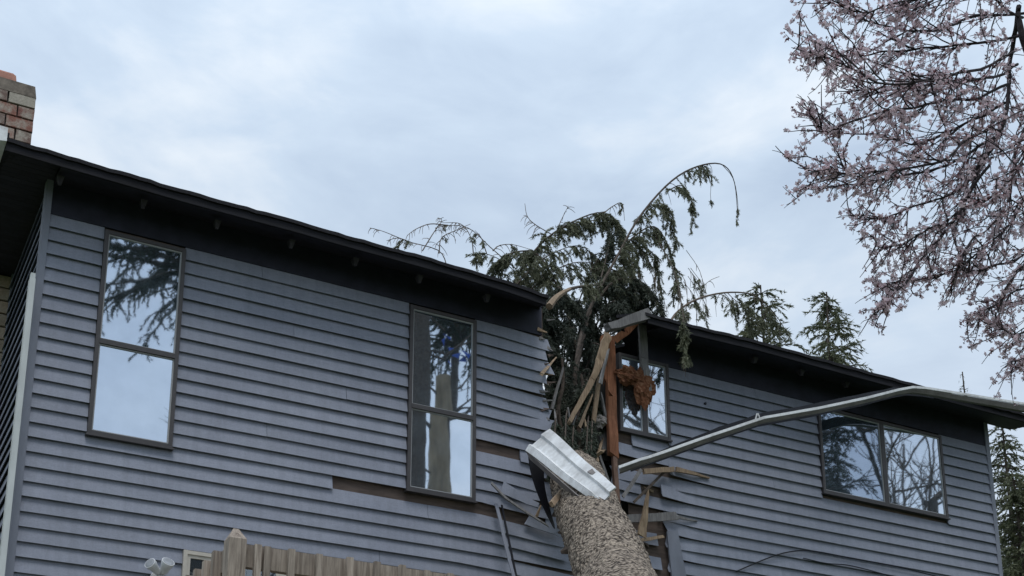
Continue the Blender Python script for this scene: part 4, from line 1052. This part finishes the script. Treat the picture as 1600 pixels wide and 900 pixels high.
for li, L in enumerate(LIMBS):
    BLO, BUDS = [], []
    Y0 = random.uniform(PY_-.6, PY_+.5); ys_ = [Y0*.75+PY_*.25+random.uniform(-.06, .06)*i for i in range(len(L))]; ys_[0] = PY_-.12
    c = curve([at(u, v, y) for (u, v), y in zip(L, ys_)], 30)
    c = [p+Vector(noise.noise_vector(p*2.3+Vector((li*7, 0, 0))))*.05*min(1, i/5)+Vector(noise.noise_vector(p*7+Vector((li*3, 0, 0))))*.012 for i, p in enumerate(c)]
    lo = MB().tube(c, list(np.linspace(.0075 if li else .014, .0019, 30)), 6).build('limb', PLUMB, plum)
    tw_ = MB(); Ltot = sum((c[i+1]-c[i]).length for i in range(29))
    blossoms(c[8:], 60)
    bare = li in (10, 12, 20)
    nt = int(Ltot*(24 if not bare else 20))
    for k in range(nt):
        t = random.uniform(.08, .97); i = int(t*29); d = (c[min(29, i+1)]-c[i]).normalized()
        sd = Vector((random.gauss(0, .42), random.gauss(0, .42), random.gauss(-.05, .45)))
        l = random.uniform(.10, .46)*(1.15-.75*t)
        tp = twig_pts(c[i], d*.9+sd, l, .06 if random.random() < .6 else -.05, 6, .13)
        tw_.tube(tp, list(np.linspace(.0040, .0016, 7)), 4, False); blossoms(tp, (44 if li not in LOWER else 30) if not bare else 12)
        for _ in range(random.choice((1, 2, 3))):
            q = random.randrange(1, 6); tp2 = twig_pts(tp[q], (tp[q]-tp[q-1]).normalized()+Vector((random.gauss(0, .6), random.gauss(0, .6), random.gauss(0, .6))), l*random.uniform(.25, .6), .08, 4, .15)
            tw_.tube(tp2, list(np.linspace(.0022, .0011, 5)), 3, False); blossoms(tp2, (44 if li not in LOWER else 30) if not bare else 12)
    tw_.build('twig', PLUMB, lo, kind='stuff')
    if BLO:
        # five petalled cups, a few cm across
        A = np.array([tuple(p) for p in BLO]); n = len(A); ax = unit(rng.normal(size=(n, 3))); e1_ = unit(np.cross(ax, rng.normal(size=(n, 3)))); e2_ = np.cross(ax, e1_); sz = rng.uniform(.006, .0115, (n, 1)); Q = []
        for k in range(5):
            a0 = 2*math.pi*k/5; dirv = e1_*math.cos(a0)+e2_*math.sin(a0); prp = -e1_*math.sin(a0)+e2_*math.cos(a0); cup = ax*sz*.35
            Q.append(np.stack([A, A+dirv*sz*.7+prp*sz*.42+cup, A+dirv*sz*1.15+cup*1.3, A+dirv*sz*.7-prp*sz*.42+cup], 1))
        tri_mesh('blossom', np.concatenate(Q), PETAL, lo, kind='stuff')
    if BUDS:
        A = np.array([tuple(p) for p in BUDS]); A = np.repeat(A, 4, 0); tri_mesh('bud', tris(A, rng.normal(size=A.shape), .011, .007), BUD, lo, kind='stuff')

# ------------------------------------------------------------------ trees behind the viewer, seen mirrored in the panes
def mir(u, v, Yv): p = at(u, v, Yv); return Vector((p.x, -p.y, p.z))
random.seed(77)
def bare_tree(label, base, H, r, seed, lv=4, mat=BRANCHM, spread=.55):
    random.seed(seed); t = thing('bare_tree', label, 'tree', tuple(base)); base = Vector(base)
    c = curve([base, base+Vector((.1, 0, H*.3)), base+Vector((-.1, .1, H*.6))], 8); MB().tube(c, list(np.linspace(r, r*.6, 8)), 10).build('trunk', mat, t)
    m = MB()
    def grow(p, d, L, rr, lev):
        pts = twig_pts(p, d, L, -.02, 5, .12); m.tube(pts, list(np.linspace(rr, rr*.55, 6)), 5 if lev > 1 else 3, False)
        if lev == 0: return
        for _ in range(random.choice((3, 4))):
            q = random.randrange(2, 6); dd = (pts[q]-pts[q-1]).normalized()+Vector((random.gauss(0, spread), random.gauss(0, spread), random.gauss(.1, spread*.8))); grow(pts[q], dd, L*random.uniform(.5, .75), rr*.6, lev-1)
    for k in range(7):
        a = k*2*math.pi/7+random.uniform(-.3, .3); i = random.randrange(3, 8); grow(c[i], Vector((math.cos(a)*.8, math.sin(a)*.8, .8)), H*.27, r*.38, lv)
    m.build('limb', mat, t, kind='stuff'); return t
p = mir(315, 520, 22); conifer('fir_tree', 'large dark fir behind the viewer, mirrored in the left window', (p.x+.3, p.y, 0), p.z/.56, 4.4, 91, .60, 440, per_m=60, hang=.8, nl=.12, nw=.04, mat=NEEDLE_D, trunk_r=.3)
p = mir(265, 640, 20); bare_tree('bare tree behind the viewer mirrored low in the left window', (p.x+1.0, p.y, 0), p.z*1.0, .16, 92)
p = mir(690, 600, 14)
t = thing('limbed_trunk', 'tall pale trunk behind the viewer mirrored in the middle window', 'tree', (p.x, p.y, 0))
q1, q2 = mir(690, 790, 14), mir(687, 590, 14)
MB().tube([(q1.x, q1.y, 0), q1, mir(689, 700, 14), q2], [.30, .26, .23, .17], 14).build('trunk', PALEB, t)
m = MB()
for k in range(16):
    v_ = random.uniform(500, 770); s_ = random.choice((1, 1, -1)); m.tube(pp([(690, v_), (690+s_*25, v_-random.uniform(5, 25)), (690+s_*60, v_-random.uniform(15, 60))], 14), [.035, .025, .012], 5)
m.v = [(x, -y, z) for x, y, z in m.v]; m.build('limb', BRANCHM, t, kind='stuff')
p1_, p2_ = mir(648, 790, 13), mir(650, 470, 13)
t2 = thing('dark_trunk', 'thick dark trunk behind the viewer mirrored at the left of the middle window', 'tree', (p1_.x, p1_.y, 0))
MB().tube([(p1_.x, p1_.y, 0), p1_, p2_, p2_+Vector((0, 0, 6))], [.32, .27, .23, .1], 12).build('trunk', BRANCHM, t2)
p = mir(700, 470, 15); tq = thing('tarp', 'blue tarp scrap snagged in the tree mirrored in the middle window', 'tarp', tuple(p))
tp_ = mir(705, 550, 13.5); 
m = MB(); 
for k in range(9):
    c0 = tp_+Vector((random.uniform(-.3, .35), random.uniform(-.1, .1), random.uniform(-.35, .35)))
    m.add([c0+Vector((random.uniform(-.12, .12), random.uniform(-.03, .03), random.uniform(-.14, .14))) for _ in range(4)], [(0, 1, 2), (0, 2, 3)])
m.build('sheet', simple('blue_tarp', (.02, .07, .35), .5), tq)
p = mir(700, 430, 17); conifer('fir_tree', 'dark fir behind the viewer mirrored at the top of the middle window', (p.x, p.y, 0), p.z+6, 2.8, 93, .68, 260, per_m=50, hang=.8, nl=.12, nw=.04, mat=NEEDLE_D)
p = mir(1330, 700, 16); bare_tree('spreading bare tree behind the viewer mirrored in the wide window', (p.x-.2, p.y, 0), p.z*1.45, .28, 94)
p = mir(1440, 730, 17); bare_tree('second bare tree behind the viewer mirrored in the wide right window', (p.x+.3, p.y, 0), p.z*1.55, .28, 95)
p = mir(1335, 640, 19); conifer('fir_tree', 'dark fir behind the viewer mirrored in the wide right window', (p.x-2.0, p.y, 0), p.z+3, 3.0, 96, .4, 300, per_m=40, hang=.8, nl=.12, nw=.04, mat=NEEDLE_D)
